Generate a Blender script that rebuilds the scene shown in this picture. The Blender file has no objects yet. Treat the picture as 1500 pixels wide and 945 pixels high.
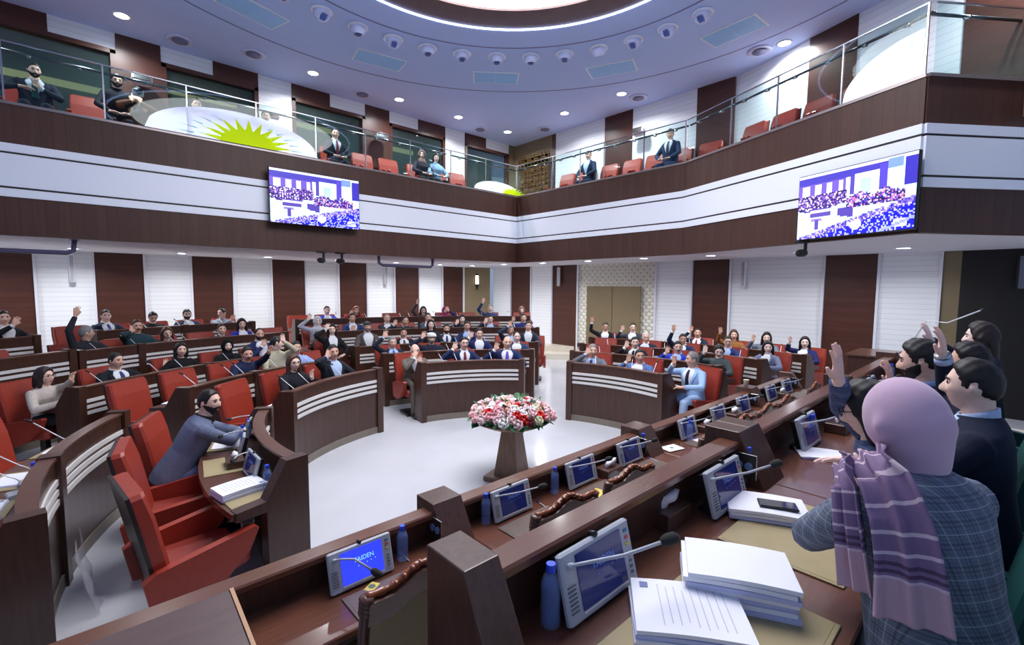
import bpy, bmesh, math, random
from mathutils import Vector, Matrix, Quaternion
random.seed(7)
SC = bpy.context.scene
COL = SC.collection
PI = math.pi
R_ = math.radians
# The hall's own axes: X runs along the presidium, Y from the presidium to the rear wall,
# the round floor's centre is the origin, Z is up from the chamber floor.
CAM = Vector((-3.702, -4.068, 2.28))
FPX = 682.0
_R = Vector((0.7355, -0.6775, 0)).normalized()
_FH = Vector((0.6775, 0.7355, 0)).normalized()
_P, _RO = R_(4.38), R_(0.37)
_F = _FH * math.cos(_P) - Vector((0, 0, 1)) * math.sin(_P)
_U = _FH * math.sin(_P) + Vector((0, 0, 1)) * math.cos(_P)
CX = _R * math.cos(_RO) + _U * math.sin(_RO)
CY = -_R * math.sin(_RO) + _U * math.cos(_RO)
def ray(px, py):
    return CX * ((px - 750) / FPX) + CY * ((472.5 - py) / FPX) + _F
def pz(px, py, z):
    """point of the plane z=const that a measured pixel of the photograph shows"""
    d = ray(px, py); return CAM + d * ((z - CAM.z) / d.z)
def pplane(px, py, p0, nrm):
    d = ray(px, py); return CAM + d * ((Vector(p0) - CAM).dot(Vector(nrm)) / d.dot(Vector(nrm)))
def pdepth(px, py, dep):
    d = ray(px, py); return CAM + d * (dep / d.dot(_FH))
def pcyl(px, py, r):
    """where the sight line leaves the vertical cylinder of radius r about the hall's centre"""
    d = ray(px, py); a = d.x**2 + d.y**2; b = 2*(CAM.x*d.x + CAM.y*d.y); c = CAM.x**2 + CAM.y**2 - r*r
    t = (-b + math.sqrt(max(0, b*b - 4*a*c))) / (2*a); return CAM + d*t
def polar(r, deg, z=0.0):
    return Vector((r*math.cos(R_(deg)), r*math.sin(R_(deg)), z))

# ---------------------------------------------------------------- materials
def srgb(c):
    f = lambda v: v/12.92 if v <= 0.04045 else ((v+0.055)/1.055)**2.4
    return tuple(f(v/255.0) for v in c)
_M = {}
def mat(name, rgb, rough=0.5, metal=0.0, spec=0.5, emit=0.0, emit_rgb=None, trans=0.0, alpha=1.0, noise=0.0, nscale=20.0, bump=0.0, coat=0.0, stretch=None, bscale=None, sheen=0.0):
    if name in _M: return _M[name]
    m = bpy.data.materials.new(name); m.use_nodes = True
    nt = m.node_tree; b = nt.nodes['Principled BSDF']
    c = srgb(rgb)
    b.inputs['Base Color'].default_value = (*c, 1)
    b.inputs['Roughness'].default_value = rough
    b.inputs['Metallic'].default_value = metal
    b.inputs['Specular IOR Level'].default_value = spec
    b.inputs['Transmission Weight'].default_value = trans
    b.inputs['Alpha'].default_value = alpha
    b.inputs['Coat Weight'].default_value = coat
    b.inputs['Coat Roughness'].default_value = 0.12
    if sheen: b.inputs['Sheen Weight'].default_value = sheen
    if emit:
        b.inputs['Emission Color'].default_value = (*srgb(emit_rgb or rgb), 1)
        b.inputs['Emission Strength'].default_value = emit
    if noise or bump:
        tc = nt.nodes.new('ShaderNodeTexCoord'); mp = nt.nodes.new('ShaderNodeMapping')
        nt.links.new(tc.outputs['Object'], mp.inputs['Vector'])
        if stretch: mp.inputs['Scale'].default_value = stretch
        nz = nt.nodes.new('ShaderNodeTexNoise'); nz.inputs['Scale'].default_value = nscale; nz.inputs['Detail'].default_value = 4
        nt.links.new(mp.outputs['Vector'], nz.inputs['Vector'])
        if noise:
            rp = nt.nodes.new('ShaderNodeValToRGB')
            lo = tuple(max(0, v*(1-noise)) for v in c); hi = tuple(min(1, v*(1+noise)) for v in c)
            rp.color_ramp.elements[0].position = 0.3; rp.color_ramp.elements[0].color = (*lo, 1)
            rp.color_ramp.elements[1].position = 0.7; rp.color_ramp.elements[1].color = (*hi, 1)
            nt.links.new(nz.outputs['Fac'], rp.inputs['Fac']); nt.links.new(rp.outputs['Color'], b.inputs['Base Color'])
        if bump:
            bp = nt.nodes.new('ShaderNodeBump'); bp.inputs['Strength'].default_value = bump; bp.inputs['Distance'].default_value = 0.01
            src = nz
            if bscale:
                src = nt.nodes.new('ShaderNodeTexNoise'); src.inputs['Scale'].default_value = bscale
                nt.links.new(tc.outputs['Object'], src.inputs['Vector'])
            nt.links.new(src.outputs['Fac'], bp.inputs['Height']); nt.links.new(bp.outputs['Normal'], b.inputs['Normal'])
    _M[name] = m
    return m

def board_mat(name, rgb, axis, pitch, gap=0.03, dark=0.35, rough=0.4, grain=0.25, gstretch=(1, 1, 1), gscale=6, vary=0.12, spec=0.4):
    """boards of a given pitch along a direction, thin dark joints, a stretched grain"""
    if name in _M: return _M[name]
    m = bpy.data.materials.new(name); m.use_nodes = True
    nt = m.node_tree; N = nt.nodes.new; L = nt.links.new
    b = nt.nodes['Principled BSDF']; b.inputs['Roughness'].default_value = rough; b.inputs['Specular IOR Level'].default_value = spec
    c = srgb(rgb)
    tc = N('ShaderNodeTexCoord')
    dot = N('ShaderNodeVectorMath'); dot.operation = 'DOT_PRODUCT'; dot.inputs[1].default_value = Vector(axis)/pitch
    L(tc.outputs['Object'], dot.inputs[0])
    fr = N('ShaderNodeMath'); fr.operation = 'FRACT'; L(dot.outputs['Value'], fr.inputs[0])
    fl = N('ShaderNodeMath'); fl.operation = 'FLOOR'; L(dot.outputs['Value'], fl.inputs[0])
    gt = N('ShaderNodeMath'); gt.operation = 'LESS_THAN'; gt.inputs[1].default_value = gap; L(fr.outputs[0], gt.inputs[0])
    wn = N('ShaderNodeTexWhiteNoise'); wn.noise_dimensions = '1D'; L(fl.outputs[0], wn.inputs['W'])
    mp = N('ShaderNodeMapping'); mp.inputs['Scale'].default_value = gstretch; L(tc.outputs['Object'], mp.inputs['Vector'])
    nz = N('ShaderNodeTexNoise'); nz.inputs['Scale'].default_value = gscale; nz.inputs['Detail'].default_value = 5; L(mp.outputs['Vector'], nz.inputs['Vector'])
    a1 = N('ShaderNodeMath'); a1.operation = 'MULTIPLY_ADD'; a1.inputs[1].default_value = vary*2; a1.inputs[2].default_value = 1-vary; L(wn.outputs['Value'], a1.inputs[0])
    a2 = N('ShaderNodeMath'); a2.operation = 'MULTIPLY_ADD'; a2.inputs[1].default_value = grain*2; a2.inputs[2].default_value = 1-grain; L(nz.outputs['Fac'], a2.inputs[0])
    mu = N('ShaderNodeMath'); mu.operation = 'MULTIPLY'; L(a1.outputs[0], mu.inputs[0]); L(a2.outputs[0], mu.inputs[1])
    jn = N('ShaderNodeMath'); jn.operation = 'MULTIPLY_ADD'; jn.inputs[1].default_value = dark-1; jn.inputs[2].default_value = 1; L(gt.outputs[0], jn.inputs[0])
    mu2 = N('ShaderNodeMath'); mu2.operation = 'MULTIPLY'; L(mu.outputs[0], mu2.inputs[0]); L(jn.outputs[0], mu2.inputs[1])
    sc = N('ShaderNodeVectorMath'); sc.operation = 'SCALE'; sc.inputs[0].default_value = c; L(mu2.outputs[0], sc.inputs['Scale'])
    L(sc.outputs['Vector'], b.inputs['Base Color'])
    _M[name] = m
    return m

def cloth(rgb, rough=0.85, kind='plain'):
    k = 'cloth_%s_%02x%02x%02x' % (kind, *rgb)
    return mat(k, rgb, rough=rough, spec=0.25, noise=0.12, nscale=60, bump=0.25, bscale=14)

# ---------------------------------------------------------------- mesh builder
class MB:
    def __init__(self): self.v = []; self.f = []; self.mi = []; self.m = 0
    def add(self, vs, fs, m=None):
        o = len(self.v); self.v += [Vector(p) for p in vs]
        for f in fs: self.f.append([o+i for i in f]); self.mi.append(self.m if m is None else m)
        return self
    def box(self, c, s, rz=0.0, m=None, mtx=None):
        c = Vector(c); hx, hy, hz = s[0]/2, s[1]/2, s[2]/2
        M = mtx or (Matrix.Translation(c) @ Matrix.Rotation(rz, 4, 'Z'))
        vs = [M @ Vector((x, y, z)) for x in (-hx, hx) for y in (-hy, hy) for z in (-hz, hz)]
        return self.add(vs, [(0,1,3,2),(4,6,7,5),(0,4,5,1),(2,3,7,6),(0,2,6,4),(1,5,7,3)], m)
    def bevbox(self, c, s, b=0.01, rz=0.0, m=None, mtx=None):
        """box with chamfered edges"""
        hx, hy, hz = s[0]/2, s[1]/2, s[2]/2; b = min(b, hx*.95, hy*.95, hz*.95)
        M = mtx if mtx is not None else Matrix.Translation(Vector(c)) @ Matrix.Rotation(rz, 4, 'Z')
        prof = [(-hz, b), (-hz+b, 0), (hz-b, 0), (hz, b)]
        rings = []
        for z, i in prof:
            x, y = hx-i, hy-i; k = b
            rings.append([M @ Vector(p) for p in [(-x+k,-y,z),(x-k,-y,z),(x,-y+k,z),(x,y-k,z),(x-k,y,z),(-x+k,y,z),(-x,y-k,z),(-x,-y+k,z)]])
        return self.loft(rings, m=m)
    def loft(self, rings, closed=True, caps=True, m=None):
        o = len(self.v); n = len(rings[0])
        for r in rings: self.v += [Vector(p) for p in r]
        mm = self.m if m is None else m
        for i in range(len(rings)-1):
            for j in range(n if closed else n-1):
                a = o+i*n+j; b_ = o+i*n+(j+1) % n
                self.f.append([a, b_, b_+n, a+n]); self.mi.append(mm)
        if caps and closed:
            self.f.append([o+j for j in range(n)][::-1]); self.mi.append(mm)
            self.f.append([o+(len(rings)-1)*n+j for j in range(n)]); self.mi.append(mm)
        return self
    def tube(self, pts, rad, seg=8, m=None, flat=1.0, ref=None):
        pts = [Vector(p) for p in pts]
        if not isinstance(rad, (list, tuple)): rad = [rad]*len(pts)
        rings = []; prev = None
        for i, p in enumerate(pts):
            d = (pts[min(i+1, len(pts)-1)]-pts[max(i-1, 0)]).normalized()
            if prev is None:
                r = Vector(ref) if ref is not None else (Vector((0,0,1)) if abs(d.z) < 0.9 else Vector((1,0,0)))
            else: r = prev
            x = (r - d*r.dot(d)).normalized(); y = d.cross(x); prev = x
            ra = rad[i]; rx, ry = (ra if isinstance(ra, (tuple, list)) else (ra, ra*flat))
            rings.append([p + x*(rx*math.cos(2*PI*k/seg)) + y*(ry*math.sin(2*PI*k/seg)) for k in range(seg)])
        return self.loft(rings, m=m)
    def lathe(self, prof, c=(0,0,0), seg=20, m=None, mtx=None):
        M = mtx or Matrix.Translation(Vector(c))
        rings = [[M @ Vector((r*math.cos(2*PI*k/seg), r*math.sin(2*PI*k/seg), z)) for k in range(seg)] for r, z in prof]
        return self.loft(rings, m=m)
    def prism(self, poly, z0, z1, m=None, mtx=None):
        M = mtx or Matrix.Identity(4)
        return self.loft([[M @ Vector((x, y, z0)) for x, y in poly], [M @ Vector((x, y, z1)) for x, y in poly]], m=m)
    def arc(self, r0, r1, a0, a1, z0, z1, n=None, m=None):
        n = n or max(4, int(abs(a1-a0)/3))
        rings = []
        for i in range(n+1):
            a = a0+(a1-a0)*i/n
            rings.append([polar(r0, a, z0), polar(r0, a, z1), polar(r1, a, z1), polar(r1, a, z0)])
        return self.loft(rings, m=m)
    def sphere(self, c, r, seg=12, rin=8, m=None, mtx=None):
        M = mtx or Matrix.Translation(Vector(c))
        if not isinstance(r, (tuple, list)): r = (r, r, r)
        rings = []
        for i in range(1, rin):
            t = PI*i/rin
            rings.append([M @ Vector((r[0]*math.sin(t)*math.cos(2*PI*k/seg), r[1]*math.sin(t)*math.sin(2*PI*k/seg), -r[2]*math.cos(t))) for k in range(seg)])
        return self.loft(rings, m=m)
    def build(self, name, mats, parent=None, smooth=False, origin=None, bevel=0, auto=None):
        me = bpy.data.meshes.new(name)
        off = Vector(origin) if origin is not None else Vector((0,0,0))
        me.from_pydata([v-off for v in self.v], [], self.f)
        mats = mats if isinstance(mats, (list, tuple)) else [mats]
        for mt in mats: me.materials.append(mt)
        if len(mats) > 1: me.polygons.foreach_set('material_index', self.mi)
        bm = bmesh.new(); bm.from_mesh(me); bmesh.ops.recalc_face_normals(bm, faces=bm.faces); bm.to_mesh(me); bm.free()
        if smooth: me.polygons.foreach_set('use_smooth', [True]*len(me.polygons))
        if auto: me.polygons.foreach_set('use_smooth', [True]*len(me.polygons)); me.set_sharp_from_angle(angle=R_(auto))
        o = bpy.data.objects.new(name, me); COL.objects.link(o)
        if parent is not None: o.parent = parent
        else: o.location = off
        if bevel:
            md = o.modifiers.new('bevel', 'BEVEL'); md.width = bevel; md.segments = 2; md.limit_method = 'ANGLE'; md.angle_limit = R_(40)
        return o

def tag(o, label, cat, group=None, kind=None):
    if label: o['label'] = label
    if cat: o['category'] = cat
    if group: o['group'] = group
    if kind: o['kind'] = kind
    return o
def thing(name, label, cat, loc=(0,0,0), rz=0.0, group=None):
    o = bpy.data.objects.new(name, None); COL.objects.link(o)
    o.location = loc; o.rotation_euler = (0, 0, rz); o.empty_display_size = 0.1
    return tag(o, label, cat, group)
def struct(o): o['kind'] = 'structure'; return o
_KIDS = {}
def kids(o):
    return _KIDS[o.name] if o.name in _KIDS else [c for c in o.children]
def dup(root, loc, rz, label=None, group=None):
    r = root.copy(); COL.objects.link(r); r.location = loc; r.rotation_euler = (0, 0, rz)
    if label: r['label'] = label
    if group: r['group'] = group
    if root.name not in _KIDS:
        _KIDS[root.name] = list(root.children)
        for ch in _KIDS[root.name]: _KIDS[ch.name] = list(ch.children)
    for ch in _KIDS[root.name]:
        c = ch.copy(); COL.objects.link(c); c.parent = r
        for g in _KIDS[ch.name]:
            d = g.copy(); COL.objects.link(d); d.parent = c
    return r
# ---------------------------------------------------------------- who sits where: measured face position, row, look
NV, BK, CH, GR = (34, 42, 66), (30, 30, 36), (56, 58, 66), (96, 98, 106)
WH, LB = (232, 234, 240), (176, 196, 232)
def man(j, s=WH, t=None, **k): return dict(jacket=j, shirt=s, tie=t, **k)
CAST = [
 # left and far left block
 (5, 466, 4, 'man in dark suit and white shirt at the left picture edge, last row', man(BK, h=(19, 470), hair='short')),
 (127, 488, 3, 'grey haired man in profile stretching his arm straight up, left', dict(jacket=(44, 44, 52), h=(110, 456), hairc='grey', look=(-3, 9), skin='d')),
 (155, 463, 4, 'man in dark suit with blue tie, last row before the wood stripe', man(NV, t=(60, 80, 150))),
 (201, 478, 3, 'man with moustache and dark teal shirt, palm beside his face', dict(jacket=(40, 64, 72), h=(191, 481), beard='mous', hairc='brown', skin='d')),
 (224, 465, 4, 'man in black shirt looking down between two suited men, last row', dict(jacket=BK, look=(0, -.3, 0), down=True)),
 (274, 461, 4, 'bearded man in navy suit and open white shirt, last row', man(NV, beard='full')),
 (325, 459, 4, 'man in grey shirt looking aside, last row before the white stripe', dict(jacket=(140, 148, 164), h=(338, 465), look=(-9, 3))),
 (354, 475, 3, 'woman with black hair and royal blue jacket reading papers', dict(fem=True, hair='long', jacket=(40, 48, 150), shirt=WH)),
 (325, 488, 3, 'man in dark navy jacket behind the woman in black headscarf', dict(jacket=(38, 50, 84))),
 (333, 507, 2, 'woman in black headscarf and black robe, left block', dict(fem=True, hair='none', scarf=(22, 22, 26), jacket=(26, 26, 30))),
 (245, 497, 3, 'woman with brown hair, palm raised, behind the woman in black', dict(fem=True, hair='bob', hairc='brown', jacket=(44, 46, 56), h=(234, 502))),
 (265, 513, 2, 'woman with black hair and black top raising her palm, left block', dict(fem=True, hair='bob', jacket=(24, 24, 28), h=(247, 528))),
 (362, 519, 1, 'man with moustache in navy shirt stretching his arm sideways', dict(jacket=(30, 38, 70), left=(396, 508), beard='mous', lean=.25)),
 (380, 490, 2, 'bearded balding man in navy blazer, hand at his chin', man((36, 44, 84), beard='full', hair='receding', h=(384, 502))),
 (405, 503, 1, 'man in profile with beige vest and blue sleeves, palm up', dict(jacket=(190, 184, 160), left=(416, 494), look=(-1, 9))),
 (434, 510, 1, 'man in light blue striped shirt, beside the beige vest', dict(jacket=(150, 170, 226))),
 (430, 532, 0, 'woman in glasses with long brown hair and black jacket', dict(fem=True, hair='long', hairc='brown', glasses=True, jacket=(28, 28, 36), left=(457, 546), look=(0, -6))),
 (488, 516, 0, 'man in dark jacket and pale blue shirt, palm beside his face', man((32, 36, 46), LB, h=(478, 517))),
 (170, 529, 2, 'stocky man in black suit with blue tie, left block', man((26, 28, 36), t=(46, 60, 110), w=1.1, look=(3, -3))),
 (66, 562, 2, 'woman in beige shirt and glasses lifting her hand, left', dict(fem=True, hair='bob', hairc='dark', glasses=True, jacket=(196, 184, 174), left=(106, 548), look=(3, -2), lean=-.1)),
 # centre block
 (465, 471, 3, 'woman in white headscarf at the left of the raised centre rows', dict(fem=True, hair='none', scarf=(206, 208, 216), jacket=(170, 174, 190), h=(451, 464))),
 (479, 455, 4, 'man in royal blue suit, last row by the left aisle', man((40, 70, 190))),
 (522, 455, 4, 'woman with red hair and maroon top, last row', dict(fem=True, hair='long', hairc='red', jacket=(110, 30, 44), h=(513, 458))),
 (516, 466, 3, 'man in navy and white, palm before his chest', man((50, 66, 110), h=(515, 480))),
 (486, 483, 2, 'woman with long black hair, black jacket and white blouse', dict(fem=True, hair='long', jacket=(30, 30, 36), shirt=WH, left=None, h=(477, 478))),
 (538, 478, 2, 'man in grey flat cap and brown grey jacket, white shirt', man((96, 88, 84), headgear='cap', beard='full', hairc='grey', w=1.1)),
 (567, 467, 3, 'balding man hidden partly behind his own raised hand', man((50, 52, 64), hair='receding', hairc='grey', h=(577, 472))),
 (594, 476, 3, 'dark haired man mostly hidden behind the man with maroon tie', dict(jacket=(40, 44, 54), hair='receding')),
 (591, 488, 2, 'man in dark suit with maroon tie, centre block', man((28, 32, 42), t=(92, 50, 60))),
 (575, 502, 1, 'grey haired man in dark suit with bright blue tie, arm raised', man((30, 36, 56), LB, (40, 80, 180), hairc='grey', h=(562, 489))),
 (608, 514, 0, 'bald man in brown grey suit covering his mouth', man((104, 96, 90), hair='bald', hairc='grey', glasses=True, mouth=True, skin='m', lean=.18)),
 (680, 503, 0, 'man in glasses, navy suit and maroon tie, palm up, front row', man((30, 44, 84), t=(110, 44, 60), glasses=True, h=(664, 506))),
 (743, 502, 0, 'bald man in navy suit and purple tie, palm up, front row', man((34, 46, 92), t=(104, 70, 190), hair='bald', h=(725, 507), w=1.08)),
 (632, 496, 1, 'bearded man in white turban and dark robe', dict(jacket=(34, 36, 54), headgear='turban', beard='full', hairc='grey', h=(618, 490), w=1.1)),
 (654, 482, 2, 'bearded man in dark suit with navy tie, behind the turban', man((26, 34, 62), t=(40, 56, 110), beard='full')),
 (631, 476, 2, 'woman with long dark hair beside the bearded man', dict(fem=True, hair='long', hairc='dark', jacket=(40, 44, 56))),
 (627, 465, 3, 'man with his palm held before his face, fourth row centre', man((70, 90, 110), h=(631, 470))),
 (652, 455, 4, 'woman in magenta scarf and purple jacket, last row', dict(fem=True, hair='none', scarf=(156, 40, 96), jacket=(60, 40, 84), left=(657, 452))),
 (620, 455, 4, 'woman with black hair stretching her arm straight up, last row', dict(fem=True, hair='long', jacket=(70, 64, 70), h=(611, 441))),
 (677, 468, 3, 'woman with black hair and palm up, fourth row centre', dict(fem=True, hair='long', jacket=(40, 50, 60), h=(668, 471))),
 (684, 478, 2, 'man in navy jacket with a sheet of light shirt, third row', man((40, 48, 90), LB)),
 (702, 489, 1, 'man in navy suit and open white shirt, palm at his side', man((34, 44, 92), h=(688, 490))),
 (718, 468, 3, 'man resting both hands at his glasses, fourth row', man((40, 46, 60), LB, glasses=True, h=(710, 469))),
 (718, 452, 4, 'grey haired man in navy with his arm straight up, last row', dict(jacket=(36, 60, 104), hairc='grey', h=(707, 440))),
 (764, 455, 4, 'woman in patterned brown scarf, right end of the last row', dict(fem=True, hair='none', scarf=(120, 100, 96), jacket=(110, 60, 70))),
 (767, 466, 3, 'man in blue jacket, palm up, right end of the fourth row', dict(jacket=(40, 50, 110), h=(751, 467))),
 (774, 478, 2, 'man in dark jacket and white shirt, right end of the third row', man((44, 54, 70))),
 (748, 484, 2, 'grey haired man behind the bald man, third row', man((50, 60, 84), LB, hairc='grey', h=(745, 474))),
 (757, 494, 1, 'man half hidden behind the bald man with purple tie', man((46, 62, 100), hair='receding', hairc='dark')),
 # right block
 (887, 479, 3, 'man in glasses and black suit reaching up before the olive door', man(BK, glasses=True, h=(867, 468))),
 (927, 480, 3, 'man in dark grey suit and glasses before the olive door', man((58, 62, 72), glasses=True, h=(911, 480))),
 (946, 495, 2, 'white haired man in dark suit before the quilted panel', man((30, 36, 56), hairc='white', hair='receding')),
 (930, 502, 1, 'man in black suit and black tie, palm up, second row right', man((24, 26, 32), t=(24, 24, 30), h=(916, 504))),
 (868, 514, 0, 'man in grey suit and blue tie, hand on his brow', man((108, 112, 124), LB, (40, 60, 110), hairc='grey', h=(859, 513), lean=.12)),
 (937, 522, 0, 'man in blue grey blazer and white shirt, palm up, front right', man((92, 116, 168), h=(919, 524))),
 (1014, 527, 0, 'old grey haired man in pale blue suit and dark tie', man((164, 194, 236), WH, (34, 34, 60), hairc='grey', h=(987, 526), look=(-4, 6), trousers=(170, 196, 232), skin='d')),
 (993, 509, 1, 'man in royal blue suit and lilac tie with moustache', man((44, 62, 180), LB, (150, 130, 200), beard='mous', h=(976, 512))),
 (1000, 497, 2, 'dark haired man stretching his arm up behind the lilac tie', man((34, 46, 84), h=(986, 480))),
 (1022, 488, 3, 'smiling man in dark suit and red tie before the wood stripe', man((38, 48, 68), t=(150, 50, 60), h=(1011, 481))),
 (1066, 501, 2, 'man in glasses and navy suit beside the woman in check', man((40, 54, 110), LB, glasses=True)),
 (1053, 514, 1, 'woman with dark hair and check jacket looking down, palm up', dict(fem=True, hair='bun', hairc='dark', jacket=(70, 80, 84), h=(1032, 511), down=True)),
 (1075, 491, 3, 'woman with long brown hair and mustard jacket', dict(fem=True, hair='long', hairc='brown', jacket=(140, 92, 50), h=(1055, 483))),
 (1123, 495, 3, 'woman with black hair in grey, face half hidden', dict(fem=True, hair='long', jacket=(110, 118, 134), h=(1103, 494))),
 (1125, 509, 2, 'woman with black curls, grey jacket and white blouse', dict(fem=True, hair='long', jacket=(110, 118, 146), shirt=WH)),
 (1179, 502, 3, 'woman with long black hair and navy jacket, rightmost of the rows', dict(fem=True, hair='long', jacket=(34, 40, 92), shirt=WH, h=(1157, 496))),
]
# ---------------------------------------------------------------- palette
WOODF = {}   # fascia planks by direction
m_floor = mat('polished_stone', (200, 201, 208), rough=0.14, spec=0.5, noise=0.05, nscale=1.3)
m_step = mat('step_stone', (214, 206, 192), rough=0.3, noise=0.06, nscale=3)
m_ceil = mat('ceiling_blue_cast', (190, 210, 255), rough=0.9, spec=0.1)  # white ceiling; the blue cast of the light is put into its colour
m_soff = mat('soffit_paint', (226, 226, 236), rough=0.85, spec=0.1)
m_white = mat('white_band', (240, 244, 255), rough=0.45)
m_dark = mat('dark_line', (40, 30, 32), rough=0.5)
m_siding = board_mat('white_siding', (240, 242, 246), (0,0,1), 0.105, gap=0.09, dark=0.80, rough=0.5, grain=0.01, vary=0.012)
m_wallwood = board_mat('wall_boards', (80, 46, 37), (0,0,1), 0.105, gap=0.05, dark=0.7, rough=0.38, grain=0.3, gstretch=(0.5, 0.5, 12), gscale=5, vary=0.10)
m_olive = mat('olive_panel', (128, 112, 84), rough=0.5, noise=0.04, nscale=3)
m_black = mat('black_wood', (20, 17, 18), rough=0.6, noise=0.15, nscale=4, stretch=(6, 6, .5))
m_wood = mat('desk_wood', (70, 43, 34), rough=0.33, noise=0.22, nscale=7, stretch=(6, 6, .5), coat=0.15)
m_woodtop = mat('desk_top_wood', (96, 62, 49), rough=0.28, noise=0.18, nscale=8, stretch=(1, 5, 5), coat=0.25)
m_woodx = mat('presidium_wood', (104, 63, 48), rough=0.25, noise=0.12, nscale=8, stretch=(.7, 7, 7), coat=0.35)
m_woodpost = mat('presidium_post_wood', (80, 52, 42), rough=0.3, noise=0.22, nscale=8, stretch=(6, 6, .6), coat=0.25)
m_plinth = mat('grey_plinth', (128, 118, 108), rough=0.4, noise=0.1, nscale=6)
m_strip = mat('pale_inlay', (226, 222, 220), rough=0.35)
m_steel = mat('steel', (190, 192, 196), rough=0.25, metal=1.0)
m_blackp = mat('black_plastic', (18, 18, 20), rough=0.4)
m_greyp = mat('grey_plastic', (182, 186, 196), rough=0.4)
m_whitep = mat('white_plastic', (232, 234, 240), rough=0.4)
m_glass = None
def glass_mat():
    m = bpy.data.materials.new('clear_glass'); m.use_nodes = True
    nt = m.node_tree; nt.nodes.clear()
    o = nt.nodes.new('ShaderNodeOutputMaterial'); mx = nt.nodes.new('ShaderNodeMixShader')
    t = nt.nodes.new('ShaderNodeBsdfTransparent'); t.inputs[0].default_value = (0.84, 0.93, 0.93, 1)
    g = nt.nodes.new('ShaderNodeBsdfGlossy'); g.inputs['Roughness'].default_value = 0.02
    mx.inputs[0].default_value = 0.02
    nt.links.new(t.outputs[0], mx.inputs[1]); nt.links.new(g.outputs[0], mx.inputs[2]); nt.links.new(mx.outputs[0], o.inputs[0])
    return m
m_glass = glass_mat()

ZC, ZS = 6.8, 3.0          # hall ceiling, soffit under the gallery
# ---------------------------------------------------------------- floors
b = MB(); b.box((1, 1, -0.1), (26, 24, 0.2)); struct(b.build('floor', m_floor))
b = MB(); b.arc(6.69, 8.07, 41.5, 152, 0, 0.25, n=40); o = struct(b.build('floor_tier', m_step))
b = MB(); b.arc(8.07, 9.75, 43.5, 152, 0, 0.43, n=40); o = struct(b.build('floor_tier', m_step))
b = MB(); b.arc(9.15, 9.75, 33, 43.4, 0, 0.18, n=8); struct(b.build('floor_step', m_step))
b = MB(); b.arc(9.76, 11.6, 33, 43.4, 0, 0.36, n=8); struct(b.build('floor_step', m_step))
b = MB(); b.box((0.6, -5.2, 0.275), (8.4, 4.35, 0.55)); struct(b.build('floor_platform', m_step))

# ---------------------------------------------------------------- lower walls (striped boards)
def stripes(name, p0, p1, z0, z1, cuts, mats, thick=0.08, normal_in=None):
    """a wall from p0 to p1 cut into vertical stripes; pale trims stand at each joint"""
    p0 = Vector((*p0, 0)); p1 = Vector((*p1, 0)); d = (p1-p0); L = d.length; d /= L
    nrm = Vector((-d.y, d.x, 0))
    if normal_in is not None and nrm.dot(Vector((*normal_in, 0))-p0) < 0: nrm = -nrm
    b = MB(); used = []
    for (t0, t1, mt) in cuts:
        if mt not in used: used.append(mt)
        a = p0+d*t0; c = p0+d*t1; ex = nrm*(0.015 if mt is m_wallwood else 0)
        vs = [a+ex, c+ex, c-nrm*thick, a-nrm*thick]
        b.loft([[v+Vector((0,0,z0)) for v in vs], [v+Vector((0,0,z1)) for v in vs]], m=used.index(mt))
    return struct(b.build(name, used)), d, nrm
W, S_ = m_wallwood, m_siding
rc = [-9.5, -7.2, -6.25, -5.35, -4.43, -3.5, -2.59, -1.67, -0.74, 0.19, 1.11, 2.08, 3.01, 3.97, 4.92, 5.88, 6.83]
cuts = []
for i in range(len(rc)-1): cuts.append((rc[i]+9.5, rc[i+1]+9.5, W if (i % 2 == 1) == (True) else S_))
stripes('wall_rear', (-9.5, 10.1), (6.83, 10.1), 0, ZS, cuts, None, normal_in=(0, 0))
stripes('wall_corner', (6.83, 10.1), (7.75, 9.62), 0, ZS, [(0, 1.04, m_olive)], None, normal_in=(0, 0))
def sx(n): return 7.92 + (9.62-n)*0.028    # the side wall stands a touch out of square
sc = [9.62, 8.61, 7.58, 6.61, 5.52, 4.45]
p0, p1 = Vector((sx(9.62), 9.62)), Vector((sx(-8), -8)); LS = (p1-p0).length
def cut(n0, n1, mt): return ((9.62-n0)*LS/17.62, (9.62-n1)*LS/17.62, mt)
m_quilt = bpy.data.materials.new('quilted_cream'); m_quilt.use_nodes = True
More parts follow.
